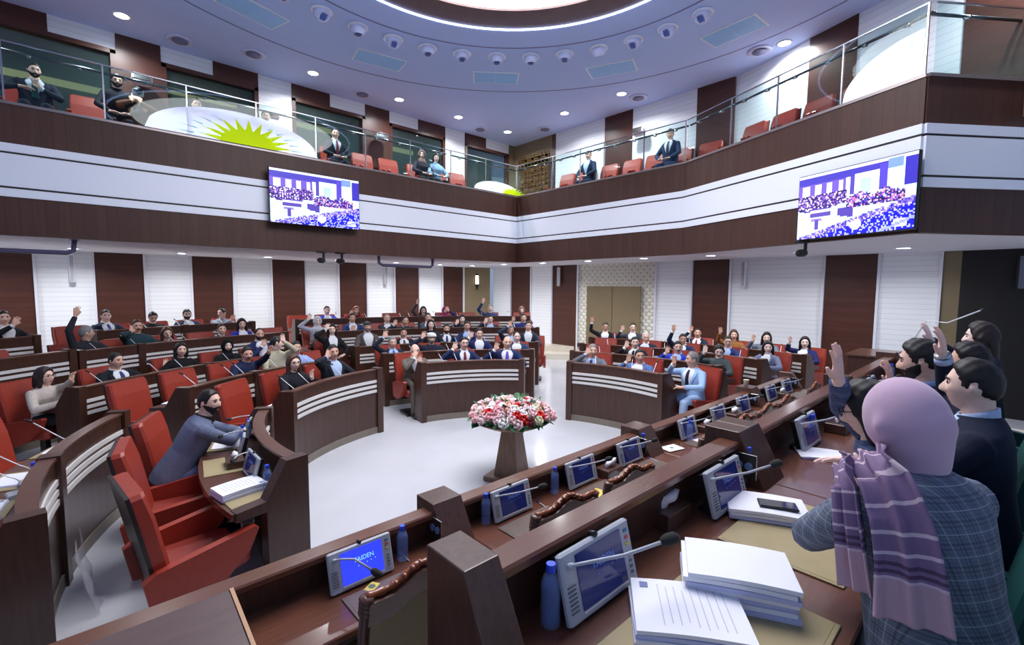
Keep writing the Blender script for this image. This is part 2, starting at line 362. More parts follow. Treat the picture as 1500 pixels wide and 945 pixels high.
def quilt():
    nt = m_quilt.node_tree; b = nt.nodes['Principled BSDF']; N = nt.nodes.new; L = nt.links.new
    tc = N('ShaderNodeTexCoord'); ck = []
    b.inputs['Roughness'].default_value = .5
    outs = []
    for ax in ((0, 1, 1), (0, 1, -1)):
        dt = N('ShaderNodeVectorMath'); dt.operation = 'DOT_PRODUCT'; dt.inputs[1].default_value = Vector(ax)*5.0; L(tc.outputs['Object'], dt.inputs[0])
        pp = N('ShaderNodeMath'); pp.operation = 'PINGPONG'; pp.inputs[1].default_value = 0.5; L(dt.outputs['Value'], pp.inputs[0]); outs.append(pp)
    mn = N('ShaderNodeMath'); mn.operation = 'MINIMUM'; L(outs[0].outputs[0], mn.inputs[0]); L(outs[1].outputs[0], mn.inputs[1])
    mx = N('ShaderNodeMath'); mx.operation = 'MAXIMUM'; L(outs[0].outputs[0], mx.inputs[0]); L(outs[1].outputs[0], mx.inputs[1])
    bt = N('ShaderNodeMath'); bt.operation = 'LESS_THAN'; bt.inputs[1].default_value = 0.13; L(mx.outputs[0], bt.inputs[0])
    bp = N('ShaderNodeBump'); bp.inputs['Strength'].default_value = .8; bp.inputs['Distance'].default_value = .08; L(mn.outputs[0], bp.inputs['Height']); L(bp.outputs[0], b.inputs['Normal'])
    mix = N('ShaderNodeMix'); mix.data_type = 'RGBA'; mix.inputs['A'].default_value = (*srgb((232, 228, 214)), 1); mix.inputs['B'].default_value = (*srgb((150, 142, 122)), 1)
    L(bt.outputs[0], mix.inputs['Factor']); L(mix.outputs['Result'], b.inputs['Base Color'])
quilt()
stripes('wall_side', (p0.x, p0.y), (p1.x, p1.y), 0, ZS,
        [cut(9.62, 8.61, S_), cut(8.61, 7.58, W), cut(7.58, 6.61, S_), cut(6.61, 5.52, S_), cut(5.52, 5.15, m_quilt), cut(5.15, 3.22, m_quilt), cut(3.22, 2.8, m_quilt),
         cut(2.8, 1.77, S_), cut(1.77, 0.79, W), cut(0.79, -1.17, S_), cut(-1.17, -2.12, W), cut(-2.12, -3.05, S_), cut(-3.05, -3.32, m_olive), cut(-3.32, -8, m_black)], None, normal_in=(0, 0))
# the wood stripe at the side's far end and the second one nearest the corner (photo: wood, white, wood)
b = MB(); b.box((sx(7.1)-0.02, 7.095, 1.5), (0.05, 0.97, 3.0)); struct(b.build('wall_side_panel', S_))
b = MB(); b.box((sx(6.1)-0.02, 6.07, 1.5), (0.05, 1.08, 3.0)); struct(b.build('wall_side_panel', W))
b = MB()
b.box((sx(7.9)-0.02, 8.4, 0.42), (0.05, 2.4, 0.12)); b.box((sx(5.2)-0.03, 4.2, 0.42), (0.05, 5.4, 0.12)); struct(b.build('baseboard_side', m_dark))
# door in the quilted surround
d = thing('door_1', 'wide olive double door set in the quilted cream surround', 'door', (sx(4.2)-0.05, 4.185, 0)); struct(d)
for k, n in ((0, 3.7), (1, 4.67)):
    b = MB(); b.bevbox((-0.02, n-4.185, 1.34), (0.05, 0.955, 1.95), 0.006); lf = b.build('door_leaf', m_olive, d)
# trims at the stripe joints
b = MB()
for x in rc[3:]: b.box((x, 10.06, 1.5), (0.045, 0.06, 3.0))
struct(b.build('trim_1', m_soff))
b = MB()
for n in (8.61, 7.58, 6.61, 5.52, 2.8, 1.77, .79, -1.17, -2.12, -3.05): b.box((sx(n)-0.05, n, 1.5), (0.06, 0.045, 3.0))
struct(b.build('trim_2', m_soff))
# ---------------------------------------------------------------- gallery: soffit, slab, fascia
# plan of the gallery edge, rear part, side part, slanting part, return above the presidium
E0, E1, E2, E3, E4 = Vector((-9.5, 6.05)), Vector((5.77, 6.05)), Vector((5.74, 0.85)), Vector((4.04, -3.15)), Vector((7.0, -5.35))
EDGE = [E0, E1, E2, E3, E4]
outer = [Vector((9.2, -5.35)), Vector((8.4, 10.6)), Vector((-9.5, 10.6))]
b = MB(); poly = [(p.x, p.y) for p in EDGE+outer]
b.prism(poly, 3.0, 3.12); struct(b.build('ceiling_soffit', m_soff))
b = MB(); b.prism([(p.x, p.y) for p in EDGE+outer], 4.35, 4.45); struct(b.build('floor_gallery', m_plinth))
def fascia_run(i, A, Bp, ext0=0, ext1=0):
    d = (Bp-A); L = d.length; d = d/L; d3 = Vector((d.x, d.y, 0))
    nin = Vector((d.y, -d.x, 0))                      # towards the hall
    wm = board_mat('fascia_planks_%d' % i, (74, 46, 38), d3, 0.14, gap=0.05, dark=0.6, rough=0.5, grain=0.22, gstretch=(5, 5, .4), gscale=5, vary=0.10)
    ang = math.atan2(d.y, d.x); mid = (A+Bp)/2
    def slab(b, z0, z1, out, th=0.1, m=0):
        a0 = Vector((A.x, A.y, 0)); b0 = Vector((Bp.x, Bp.y, 0))
        vs = [a0+nin*out, b0+nin*out, b0-nin*th, a0-nin*th]
        b.loft([[v+Vector((0,0,z0)) for v in vs], [v+Vector((0,0,z1)) for v in vs]], m=m)
    b = MB(); slab(b, 4.32, 4.88, 0.02); slab(b, 2.992, 3.55, 0.02); struct(b.build('trim_fascia_planks', wm))
    b = MB(); slab(b, 3.55, 3.67, 0.04); slab(b, 3.70, 4.17, 0.04); slab(b, 4.20, 4.32, 0.04); struct(b.build('trim_fascia_band', m_white))
    b = MB(); slab(b, 3.67, 3.70, 0.026); slab(b, 4.17, 4.20, 0.026); struct(b.build('trim_fascia_groove', m_dark))
    b = MB(); slab(b, 4.88, 4.92, 0.035); struct(b.build('trim_fascia_cap', mat('fascia_cap', (150, 140, 140), rough=.3, metal=.5)))
for i in range(4): fascia_run(i, EDGE[i], EDGE[i+1])

# ---------------------------------------------------------------- upper walls
ZU = 4.45
def seg_wall(name, pts, mt):
    b = MB()
    used = []
    for (x0, x1, z0, z1, m_) in pts:
        if m_ not in used: used.append(m_)
        b.box(((x0+x1)/2, 7.33, (z0+z1)/2), (x1-x0, 0.12 if m_ is S_ else 0.15, z1-z0), m=used.index(m_))
    return struct(b.build(name, used))
rows_ = [(-9.5, -3.93, 6.5, ZC, W), (-3.93, -3.06, 6.5, ZC, S_), (-3.06, -2.40, ZU, ZC, W), (-2.40, -1.55, 6.5, ZC, S_), (-1.55, -0.72, 6.5, ZC, W), (-0.72, -0.04, ZU, ZC, S_),
         (-0.04, 0.82, 6.5, ZC, W), (0.82, 1.70, 6.5, ZC, S_), (1.70, 2.36, ZU, ZC, W), (2.36, 3.22, 6.5, ZC, S_), (3.22, 4.10, 6.5, ZC, W), (4.10, 4.80, ZU, ZC, S_), (4.80, 5.60, 6.5, ZC, W), (5.60, 6.55, 6.5, ZC, S_), (6.55, 7.0, ZU, ZC, m_olive)]
seg_wall('wall_rear_upper', rows_, None)
OPEN = [(-7.5, -3.06), (-2.40, -0.72), (-0.04, 1.70), (2.36, 4.10), (4.80, 6.55)]
m_tint = mat('tinted_glass', (70, 88, 86), rough=0.04, spec=0.5, alpha=0.3)
m_room = mat('lounge_wall', (112, 116, 114), rough=0.8)
m_rceil = mat('lounge_ceiling', (112, 114, 106), rough=0.8)
m_cove = mat('cove_light', (214, 220, 130), emit=0.42, emit_rgb=(220, 220, 160))
for i, (x0, x1) in enumerate(OPEN):
    w = thing('window_%d' % (i+1), None, None, ((x0+x1)/2, 7.33, ZU)); struct(w); h = (x1-x0)/2
    b = MB()
    for x in (-h+.04, h-.04): b.box((x, 0, 1.02), (0.08, 0.16, 2.05))
    b.box((0, 0, 2.02), (2*h, 0.16, 0.08)); b.build('window_frame', m_wallwood, w)
    b = MB(); b.box((0, 0.02, 1.0), (2*h-.16, 0.012, 2.0)); b.build('pane', m_tint, w)
b = MB(); b.box((-1.2, 9.05, 5.7), (17, 0.1, 2.5)); 
for x in (-2.73, -0.38, 2.03, 4.45): b.box((x, 8.2, 5.7), (0.1, 1.6, 2.5))
struct(b.build('wall_lounge', m_room))
b = MB(); b.box((-1.2, 8.25, 6.86), (17, 1.7, 0.1)); struct(b.build('ceiling_lounge', m_rceil))
for i, (x0, x1) in enumerate(OPEN[:4]):
    b = MB(); zc_ = (6.22, 6.58, 6.48, 6.4)[i]; b.box(((x0+x1)/2, 8.95, zc_), (x1-x0-.1, 0.06, 0.12)); o = b.build('cove_lamp', m_cove, origin=((x0+x1)/2, 8.95, zc_))
    tag(o, ['yellow cove lamp strip in the lounge behind the far left gallery window', 'yellow cove lamp strip in the lounge behind the second gallery window', 'yellow cove lamp strip in the lounge behind the window by the seated man', 'yellow cove lamp strip in the lounge behind the window of the two women'][i], 'lamp')
# side upper wall: x about 6.8
def sidewall(n0, n1, z0, z1, m_, x=6.8): 
    b = MB(); b.box((x+.06, (n0+n1)/2, (z0+z1)/2), (0.12 if m_ is S_ else 0.15, abs(n0-n1), z1-z0)); return b
b = MB(); used = [S_, W, m_olive]
for n0, n1, m_ in ((5.47, 3.7, S_), (3.7, 2.84, W), (2.84, 1.15, S_), (1.15, 0.32, W)):
    b.box((6.86, (n0+n1)/2, (ZU+ZC)/2), (0.12 if m_ is S_ else 0.15, n0-n1, ZC-ZU), m=used.index(m_))
b.box((6.86, 6.4, 6.55), (0.13, 1.86, .5), m=2); b.box((6.86, 5.54, 5.6), (0.14, .14, 2.4), m=1); b.box((6.86, 7.2, 5.6), (0.14, .25, 2.4), m=2)
struct(b.build('wall_side_upper', used))
A = Vector((6.85, 0.32)); dd = Vector((-0.375, -0.927))
cutsU = [(0, 1.68, S_), (1.68, 2.52, W), (2.52, 3.95, S_), (3.95, 6.0, W)]
stripes('wall_slant_upper', (A.x, A.y), (A.x+dd.x*6, A.y+dd.y*6), ZU, ZC, cutsU, None, normal_in=(0, 0))
# carved lattice door at the gallery corner
d = thing('door_2', 'carved brown lattice door at the far gallery corner', 'door', (6.82, 6.35, ZU)); struct(d)
m_lat = mat('lattice_wood', (120, 92, 52), rough=0.35, noise=.2, nscale=9)
b = MB(); b.bevbox((0.02, 0, 1.0), (0.06, 1.3, 2.0), .01); b.build('door_leaf', mat('door_brown', (96, 58, 44), rough=.4), d)
b = MB()
for k in range(9):
    b.box((-0.03, -0.6+k*0.15, 1.0), (0.03, 0.02, 1.9)); 
for k in range(13): b.box((-0.03, 0, 0.1+k*0.15), (0.03, 1.25, 0.02))
for k in range(8):
    for j in range(6):
        if (k+j) % 2 == 0: b.box((-0.035, -0.525+k*.15, .25+j*.3), (.02, .1, .1), mtx=Matrix.Translation((-0.035, -0.525+k*.15, .25+j*.3)) @ Matrix.Rotation(PI/4, 4, 'X'))
b.build('lattice', m_lat, d)
b = MB(); b.box((6.87, 6.4, 6.2), (.12, 1.8, .35)); struct(b.build('trim_3', mat('door_brown', (96, 58, 44))))

# ---------------------------------------------------------------- ceiling with the round light well
def ring_plate(name, r, outer_pts, z, mt, th=0.1):
    n = 96; b = MB()
    inner = [Vector((r*math.cos(2*PI*k/n), r*math.sin(2*PI*k/n), z)) for k in range(n)]
    out = []
    for k in range(n):
        a = 2*PI*k/n; dx, dy = math.cos(a), math.sin(a)
        x0, x1, y0, y1 = outer_pts
        t = min((x1/dx if dx > 1e-9 else x0/dx if dx < -1e-9 else 1e9), (y1/dy if dy > 1e-9 else y0/dy if dy < -1e-9 else 1e9))
        out.append(Vector((dx*t, dy*t, z)))
    b.loft([inner, out, [v+Vector((0,0,th)) for v in out], [v+Vector((0,0,th)) for v in inner], inner], caps=False)
    return struct(b.build(name, mt))
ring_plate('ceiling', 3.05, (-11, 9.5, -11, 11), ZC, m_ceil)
b = MB(); n = 96
def circ(r, z, n=96): return [Vector((r*math.cos(2*PI*k/n), r*math.sin(2*PI*k/n), z)) for k in range(n)]
b.loft([circ(2.57, ZC+.03), circ(3.05, ZC+.0), circ(3.05, ZC+.12), circ(2.57, ZC+.12), circ(2.57, ZC+.03)], caps=False)
struct(b.build('ceiling_ring', mat('well_wood', (104, 80, 80), rough=.4, noise=.1, nscale=5)))
b = MB(); b.loft([circ(3.05, ZC-.022), circ(3.075, ZC-.022), circ(3.085, ZC+.0), circ(3.05, ZC+.0), circ(3.05, ZC-.022)], caps=False)
o = b.build('ring_trim_glow', mat('added_trim_glow', (150, 180, 255), emit=5.0, emit_rgb=(180, 200, 255)), smooth=True); tag(o, 'thin pale trim around the edge of the ceiling ring, glow added', 'lamp')  # pale trim of the ring; its glow is added to brighten the ceiling
m_dome = mat('luminous_ceiling', (255, 255, 255), emit=7.5, emit_rgb=(252, 252, 255))
b = MB(); b.loft([circ(2.56, ZC+.06), circ(2.56, ZC+.10)]); o = b.build('dome_light', m_dome); tag(o, 'huge round luminous panel glowing white in the ceiling well', 'ceiling light')
for i, r in enumerate((3.70, 5.68)):
    b = MB(); b.loft([circ(r, ZC-.004), circ(r+.03, ZC-.004), circ(r+.03, ZC+.004), circ(r, ZC+.004), circ(r, ZC-.004)], caps=False)
    struct(b.build('trim_%d' % (5+i), mat('ceiling_groove', (120, 120, 170), rough=.8)))
# ---------------------------------------------------------------- council benches: concentric curved desks
m_leather = mat('red_leather', (156, 54, 38), rough=0.42, noise=0.08, nscale=30, bump=0.12, bscale=90)
m_leather2 = mat('red_leather_seat', (138, 46, 36), rough=0.5, noise=0.08, nscale=30)
m_shell = mat('dark_chair_shell', (44, 38, 38), rough=0.35)
m_pad = mat('beige_desk_pad', (166, 150, 112), rough=0.6, noise=.04, nscale=12)
SEATD = []; DK = [0]; OCC = {}
SEATS = []     # (row radius, angle, floor z, desk name)
def council_desk(r, a0, a1, zf, zb, zt, seats, label, e0=True, e1=True, mids=()):
    am = (a0+a1)/2; root = thing('council_desk', label, 'desk', polar(r, am, zb), 0.0, 'curved council desks')
    O = polar(r, am, zb); n = max(6, int(abs(a1-a0)*r/8))
    b = MB(); b.arc(r, r+.04, a0, a1, zb+.1, zt-.02, n=n); b.build('front_panel', m_wood, root, origin=O)
    b = MB(); b.arc(r-.015, r+.1, a0, a1, zb, zb+.1, n=n); b.build('plinth', m_plinth, root, origin=O)
    pa = 0.09/r*57.3
    for k, dz in enumerate((.185, .26, .335)):
        b = MB(); b.arc(r-.014, r, a0+pa, a1-pa, zt-dz-.021, zt-dz+.021, n=n); b.build('inlay_strip', m_strip, root, origin=O)
    b = MB(); b.arc(r-.012, r+.085, a0, a1, zt-.02, zt, n=n); b.build('top_rail', m_woodtop, root, origin=O)
    zw = zf+.75
    b = MB(); b.arc(r+.04, r+.50, a0+.2, a1-.2, zw-.045, zw, n=n); b.build('worktop', m_woodtop, root, origin=O)
    for a, sg, on in ((a0, 1, e0), (a1, -1, e1)):
        if not on: continue
        ra = R_(a); rd = Vector((math.cos(ra), math.sin(ra), 0)); tg = Vector((-math.sin(ra), math.cos(ra), 0))*sg
        prof = [(-.035, zb), (-.035, zt+.015), (.13, zt+.015), (.28, zw+.015), (.48, zw+.005), (.48, zw-.06), (.28, zw-.06), (.27, zb)]
        b = MB(); rings = []
        for t in (-.01, .085): rings.append([rd*(r+x)+tg*t+Vector((0,0,z)) for x, z in prof])
        b.loft(rings); b.build('end_panel', m_wood, root, origin=O)
    for a in mids:
        pw = .055/r*57.3; b = MB(); b.arc(r-.035, r+.10, a-pw, a+pw, zb, zt+.012, n=2); b.build('pillar', m_wood, root, origin=O)
    for a in seats:
        SEATS.append((r, a, zf, am)); SEATD.append(DK[0])
    return root
ROW = [2.6, 3.97, 5.3, 6.65, 8.05]
def spread(a, b, n): return [a+(b-a)*(i+.5)/n for i in range(n)]
DESKS = [
 # right-hand block
 (0, -13.5, 25.0, 0, 0, 1.0, [-9.5, 7, 20], 'front curved desk with three pale stripes by the old man in pale blue'),
 (1, -11.6, 29.6, 0, 0, 1.0, [-6, 4.5, 14.5, 24.5], 'second curved desk of the right block in front of the woman in dark check'),
 (2, -11.3, 29.9, 0, 0, 1.0, [-7.5, 0, 8.3, 17, 25.5], 'third curved desk of the right block before the woman in grey jacket'),
 (3, -12.0, 29.8, 0, 0, 1.0, [-8.5, -3.6, 3.2, 11, 18.8, 26], 'last curved desk of the right block below the quilted door surround'),
 # centre block
 (0, 42.0, 81.8, 0, 0, 1.0, [49, 61.5, 75], 'front curved desk with stripes straight behind the flower stand'),
 (1, 40.4, 84.0, 0, 0, 1.0, [45.5, 56.5, 67, 77], 'second curved desk of the centre block before the man in the white turban'),
 (2, 40.3, 85.2, 0, 0, 1.0, [44.5, 51, 58, 64.8, 72, 80.5], 'third curved desk of the centre block before the man in the grey cap'),
 (3, 41.0, 88.5, .25, 0, 1.22, [44.5, 51, 58, 65, 72, 79, 85.5], 'raised fourth curved desk of the centre block'),
 (4, 43.4, 89.0, .43, 0, 1.43, [46, 51.5, 56.5, 61, 66, 70.5, 77, 82, 86.5], 'raised last curved desk of the centre block below the wall lamp'),
 # left block
 (0, 97.6, 138.0, 0, 0, 1.0, [103.5, 116, 131], 'front curved desk with stripes by the woman in glasses and black'),
 (1, 96.2, 135.2, 0, 0, 1.0, [98.6, 106.5, 114.4, 122.4, 131], 'second curved desk of the left block before the man in navy with raised arm'),
 (2, 95.0, 136.0, 0, 0, 1.0, [100.5, 107, 115, 123.2, 131.5], 'third curved desk of the left block by the woman in beige'),
 (3, 94.0, 124.8, .25, 0, 1.27, [96.8, 102, 107.2, 112.4, 117.4, 122.3], 'raised fourth curved desk of the left block before the grey haired man'),
 (4, 95.5, 116.2, .43, 0, 1.43, [97.8, 102.2, 106.4, 110.6, 114.8], 'raised last curved desk of the left block by the clasped hands man'),
 # far left block
 (0, 153.0, 191.5, 0, 0, 1.0, [158, 171.5, 186.5], 'near curved desk with leaning man in grey suit'),
 (1, 150.0, 187.0, 0, 0, 1.0, [154.5, 164, 173, 181], 'second curved desk at the left edge behind the red armchairs'),
 (2, 150.0, 178.0, 0, 0, 1.0, [156.5], 'third curved desk at the left edge of the picture'),
 (3, 125.2, 150.0, .25, 0, 1.30, [129, 134], 'raised fourth curved desk at the left edge below the first white wall stripe'),
 (4, 122.0, 140.0, .43, 0, 1.43, [125.3, 130], 'raised last curved desk at the left edge before the suited man'),
]
DESK_OBJ = []
MIDS = {10: [118], 11: [115], 12: [117], 13: [105.5], 15: [169.5], 6: [64], 7: [64.5], 8: [66], 2: [10], 3: [9]}
for k_, (i, a0, a1, zf, zb, zt, seats, lab) in enumerate(DESKS):
    DK[0] = k_
    DESK_OBJ.append(council_desk(ROW[i], a0, a1, zf, zb, zt, seats, lab, mids=MIDS.get(k_, ())))
# ---------------------------------------------------------------- red armchairs
def make_armchair(name, label, leather, leather2, back_h=1.02):
    """origin on the floor under the seat, the chair looks along +Y"""
    t = thing(name, label, 'chair')
    b = MB(); b.bevbox((0, .04, .41), (.48, .52, .13), .035); b.build('seat', leather2, t, smooth=False, bevel=0)
    # tilted backrest: cushion plus dark shell
    Mb = Matrix.Translation((0, -.245, .70)) @ Matrix.Rotation(R_(11), 4, 'X')
    b = MB(); rings = []
    for z, w in ((-.36, .23), (-.1, .26), (.18, .27), (.33, .26), (.355, .235)):
        e = .0 if z < .3 else .012
        rings.append([Mb @ Vector(p) for p in [(-w+.02, .055-e, z), (w-.02, .055-e, z), (w, .035-e, z), (w, -.03, z), (-w, -.03, z), (-w, .035-e, z)]])
    b.loft(rings); b.build('backrest', leather, t)
    b = MB(); rings = []
    for z, w in ((-.42, .20), (-.1, .262), (.18, .275), (.36, .265)):
        rings.append([Mb @ Vector(p) for p in [(-w, -.03, z), (w, -.03, z), (w, -.052, z), (-w, -.052, z)]])
    b.loft(rings); b.build('back_shell', m_shell, t)
    for sgn in (-1, 1):
        b = MB(); prof = [(-.27, .29), (-.31, .52), (-.24, .56), (.20, .625), (.31, .645), (.33, .625), (.27, .49), (.12, .35), (-.08, .27)]
        b.loft([[Vector((sgn*(.247+o), y, z)) for y, z in prof] for o in (0, .01, .05, .06)]); b.build('armrest', leather, t)
    b = MB(); b.lathe([(.05, 0), (.05, .33), (.14, .35)], seg=14); b.box((0, 0, .02), (.42, .42, .04)); b.build('pedestal', m_shell, t)
    return t
def settle_chairs():
    """each chair moves under the person who sits nearest to it, neighbours keep clear of each other"""
    A = [s_[1] for s_ in SEATS]; lock = [False]*len(A); rows = {}
    for (px, py, row, lab, o) in CAST:
        P_ = pcyl(px, py, ROW[row]+.62); a = math.degrees(math.atan2(P_.y, P_.x)) % 360
        c = [i for i in range(len(A)) if not lock[i] and abs(SEATS[i][0]-ROW[row]) < .01 and abs((A[i]-a+180) % 360-180) < 7.5]
        if c:
            i = min(c, key=lambda i: abs((A[i]-a+180) % 360-180)); A[i] = a if A[i] >= 0 or a < 180 else a-360
            if A[i] > 330: A[i] -= 360
            lock[i] = True; OCC[i] = lab
    for it in range(60):
        for i in range(len(A)):
            for j in range(i+1, len(A)):
                if SEATS[i][0] != SEATS[j][0]: continue
                need = math.degrees(.655/(SEATS[i][0]+.36)); d = A[j]-A[i]
                if abs(d) < need:
                    sh = (need-abs(d))/2*(1 if d >= 0 else -1); A[i] -= sh; A[j] += sh
    return A
chair0 = make_armchair('red_armchair', 'x', m_leather, m_leather2)
chair_used = [False]
def place_chair(loc, face, label, group):
    if not chair_used[0]:
        chair_used[0] = True; chair0.location = loc; chair0.rotation_euler = (0, 0, face); chair0['label'] = label; chair0['group'] = group; return chair0
    return dup(chair0, loc, face, label, group)
def face_in(deg): return R_(deg)+PI/2      # +Y turned towards the centre
CHLAB = {(2.6, 186.5): 'nearest empty red armchair pushed up to the near curved desk', (2.6, 171.5): 'empty red armchair second from the near end of the near curved desk',
         (2.6, 158): 'red armchair behind the leaning man in grey suit', (2.6, 131): 'empty red armchair behind the left front desk, beside the woman in black',
         (3.97, 122.4): 'empty red armchair with its back against the stripes, beside the mustached man in navy', (3.97, 131): 'empty red armchair at the left end of the second desk of the left block',
         (2.6, 75): 'red armchair under the bald man hiding his face', (2.6, -9.5): 'red armchair under the old man in pale blue'}
CHA = settle_chairs()
ORD = ['first', 'second', 'third', 'fourth', 'fifth', 'sixth', 'seventh', 'eighth', 'ninth']
def seat_place(i):
    """the place of a seat in words: from the left, in its row and block"""
    same = sorted([j for j in range(len(SEATS)) if SEATD[j] == SEATD[i]], key=lambda j: -CHA[j])
    d = SEATD[i]; blk = 'right' if d < 4 else 'centre' if d < 9 else 'left' if d < 14 else 'far left'
    return '%s from the left, %s row of the %s block' % (ORD[same.index(i)], ORD[min(range(5), key=lambda k: abs(ROW[k]-SEATS[i][0]))], blk)
def of_whom(i, head):
    t = head + ' ' + OCC[i]; w = t.split()
    return t if len(w) <= 16 else head + ' person ' + seat_place(i)
for i, ((r, a0_, zf, am), a) in enumerate(zip(SEATS, CHA)):
    lab = CHLAB.get((r, a0_)); grp = 'red leather armchairs at the curved desks'
    if lab is None or i in OCC: lab = of_whom(i, 'red armchair of the') if i in OCC else 'empty red armchair, ' + seat_place(i)
    place_chair(polar(r+.67, a, zf), face_in(a), lab, grp)
# ---------------------------------------------------------------- microphones on the council desks
def make_mic(name, lean=0.19, h=.33, head=True):
    t = thing(name, 'x', 'microphone')
    b = MB(); b.bevbox((0, 0, .02), (.10, .13, .04), .008); b.build('base', m_greyp, t)
    b = MB(); pts = [(0, .03, .04), (0, .025, .09), (0, -.01, .135), (0, -.05, .165), (0, -lean-.04, h+.01)]; b.tube(pts, .0045, 6); b.build('gooseneck', m_whitep, t, smooth=True)
    b = MB(); b.tube([(0, -lean-.03, h+.005), (0, -lean-.05, h+.02), (0, -lean-.085, h+.04)], [.007, .011, .007], 8); b.build('windscreen', m_blackp, t, smooth=True)
    return t
mic0 = make_mic('gooseneck_microphone'); mu = [False]
def place_mic(loc, rz, lab, grp):
    if not mu[0]:
        mu[0] = True; mic0.location = loc; mic0.rotation_euler = (0, 0, rz); mic0['label'] = lab; mic0['group'] = grp; return
    dup(mic0, loc, rz, lab, grp)
for i, (r, a, zf, am) in enumerate(SEATS):
    if r < 3 and a > 150: continue
    da = 0.2/r*57.3*(1 if a < am else -1)
    place_mic(polar(r+.2, a+da, zf+.752), face_in(a)+.35, of_whom(i, 'microphone before the') if i in OCC else 'microphone of the empty seat, ' + seat_place(i), 'gooseneck microphones on the council desks')
# ---------------------------------------------------------------- presidium: two straight desks of joined sections
def psection(label, s0, s1, nf, zf, zs, posts, group, back=0.6, zfoot=0.0, endwall=False):
    """desk section from s0 to s1; nf = edge of the rail nearest the seats; zs = worktop height; posts = (s0, s1)"""
    zt = zs+(.18 if zf == 0 else .225); y0 = -2.16 if zf == 0 else -3.80; xm = (s0+s1)/2
    O = Vector((xm, nf, zfoot)); root = thing('presidium_desk', label, 'desk', O, 0, group)
    b = MB(); b.box((xm, nf+.075, (zfoot+zt)/2), (s1-s0-.02, .05, zt-zfoot-.02)); b.build('front_panel', m_wood, root, origin=O)
    b = MB(); b.bevbox((xm, nf+.055, zt-.02), (s1-s0-.006, .11, .04), .008); b.build('top_rail', m_woodx, root, origin=O)
    b = MB(); b.bevbox((xm, (nf+.08+y0)/2, zs-.019), (s1-s0-.004, nf+.08-y0, .038), .006); b.build('worktop', m_woodx, root, origin=O)
    if zf > zfoot: b = MB(); b.box((xm, nf-.10, (zf+zs-.06)/2), (s1-s0-.02, .03, zs-.06-zf)); b.build('modesty_panel', m_wood, root, origin=O)
    for (p0, p1) in posts:
        prof = [(nf+.19, zfoot), (nf+.19, zt+.05), (nf+.005, zt+.05), (nf-.14, zs+.001), (nf-.14, max(zf, zfoot))]
        b = MB(); b.loft([[Vector((x, n, z)) for n, z in prof] for x in (p0, p1)]); b.build('post', m_woodpost, root, origin=O, bevel=.004)
    return root
ZS1, ZS2 = 0.76, 1.24
N1, N2 = -1.80, -3.11
T1, T2 = -1.89, -3.21
G1 = 'lower presidium desk sections'; G2 = 'upper presidium desk sections'
psection('lower presidium desk section nearest the camera with the lit blue terminal', -4.6, -2.03, N1, 0, ZS1, [(-2.235, -2.03)], G1)
psection('lower presidium desk section in front of the flower stand with three terminals', -2.03, 0.19, N1, 0, ZS1, [(-.04, .19)], G1)
psection('lower presidium desk section next to the old man in pale blue', 0.19, 2.82, N1, 0, ZS1, [(2.6, 2.82)], G1)
psection('lower presidium desk section farthest from the camera', 2.82, 4.3, N1, 0, ZS1, [(4.2, 4.3)], G1)
psection('upper presidium desk section under the big paper stacks', -2.985, -1.03, N2, .55, ZS2, [(-2.985, -2.86), (-1.17, -1.03)], G2)
psection('upper presidium desk section where the woman in glasses writes', -1.03, 1.30, N2, .55, ZS2, [(-1.03, -.89), (1.17, 1.30)], G2)
psection('upper presidium desk section farthest along by the bearded man', 1.30, 3.6, N2, .55, ZS2, [(3.45, 3.6)], G2)
# lectern at the bottom left corner
t = thing('wooden_lectern', 'brown wooden lectern top with pale edge at the bottom left corner', 'lectern', (-3.63, -2.49, 0))
Ml = Matrix.Translation((0, 0, 1.16)) @ Matrix.Rotation(R_(8), 4, 'X')
b = MB(); b.bevbox((0,0,0), (.52, .50, .03), .004, mtx=Ml); b.build('top', mat('lectern_top', (96, 74, 72), rough=.35, noise=.12, nscale=6, stretch=(1, 6, 6)), t)
b = MB(); b.box((0,0,0), (.012, .50, .034), mtx=Ml @ Matrix.Translation((.266, 0, 0))); b.build('edge_band', mat('pale_edge', (196, 150, 112), rough=.5), t)
b = MB(); b.box((-.05, .05, .56), (.36, .3, 1.1)); b.build('column', m_wood, t)
b = MB(); b.box((-.05, .05, .02), (.46, .4, .04)); b.build('base', m_wood, t)
t2 = thing('folded_laptop', 'black flat laptop lying on the lectern top', 'laptop', (-3.62, -2.60, 1.17))
Mq = Matrix.Rotation(R_(8), 4, 'X')
b = MB(); b.bevbox((0,0,0), (.30, .21, .018), .004, mtx=Mq @ Matrix.Translation((0, 0, .008))); b.build('lid', m_blackp, t2)
b = MB(); b.bevbox((0,0,0), (.30, .21, .012), .003, mtx=Mq @ Matrix.Translation((0, 0, -.007))); b.build('body', m_greyp, t2)

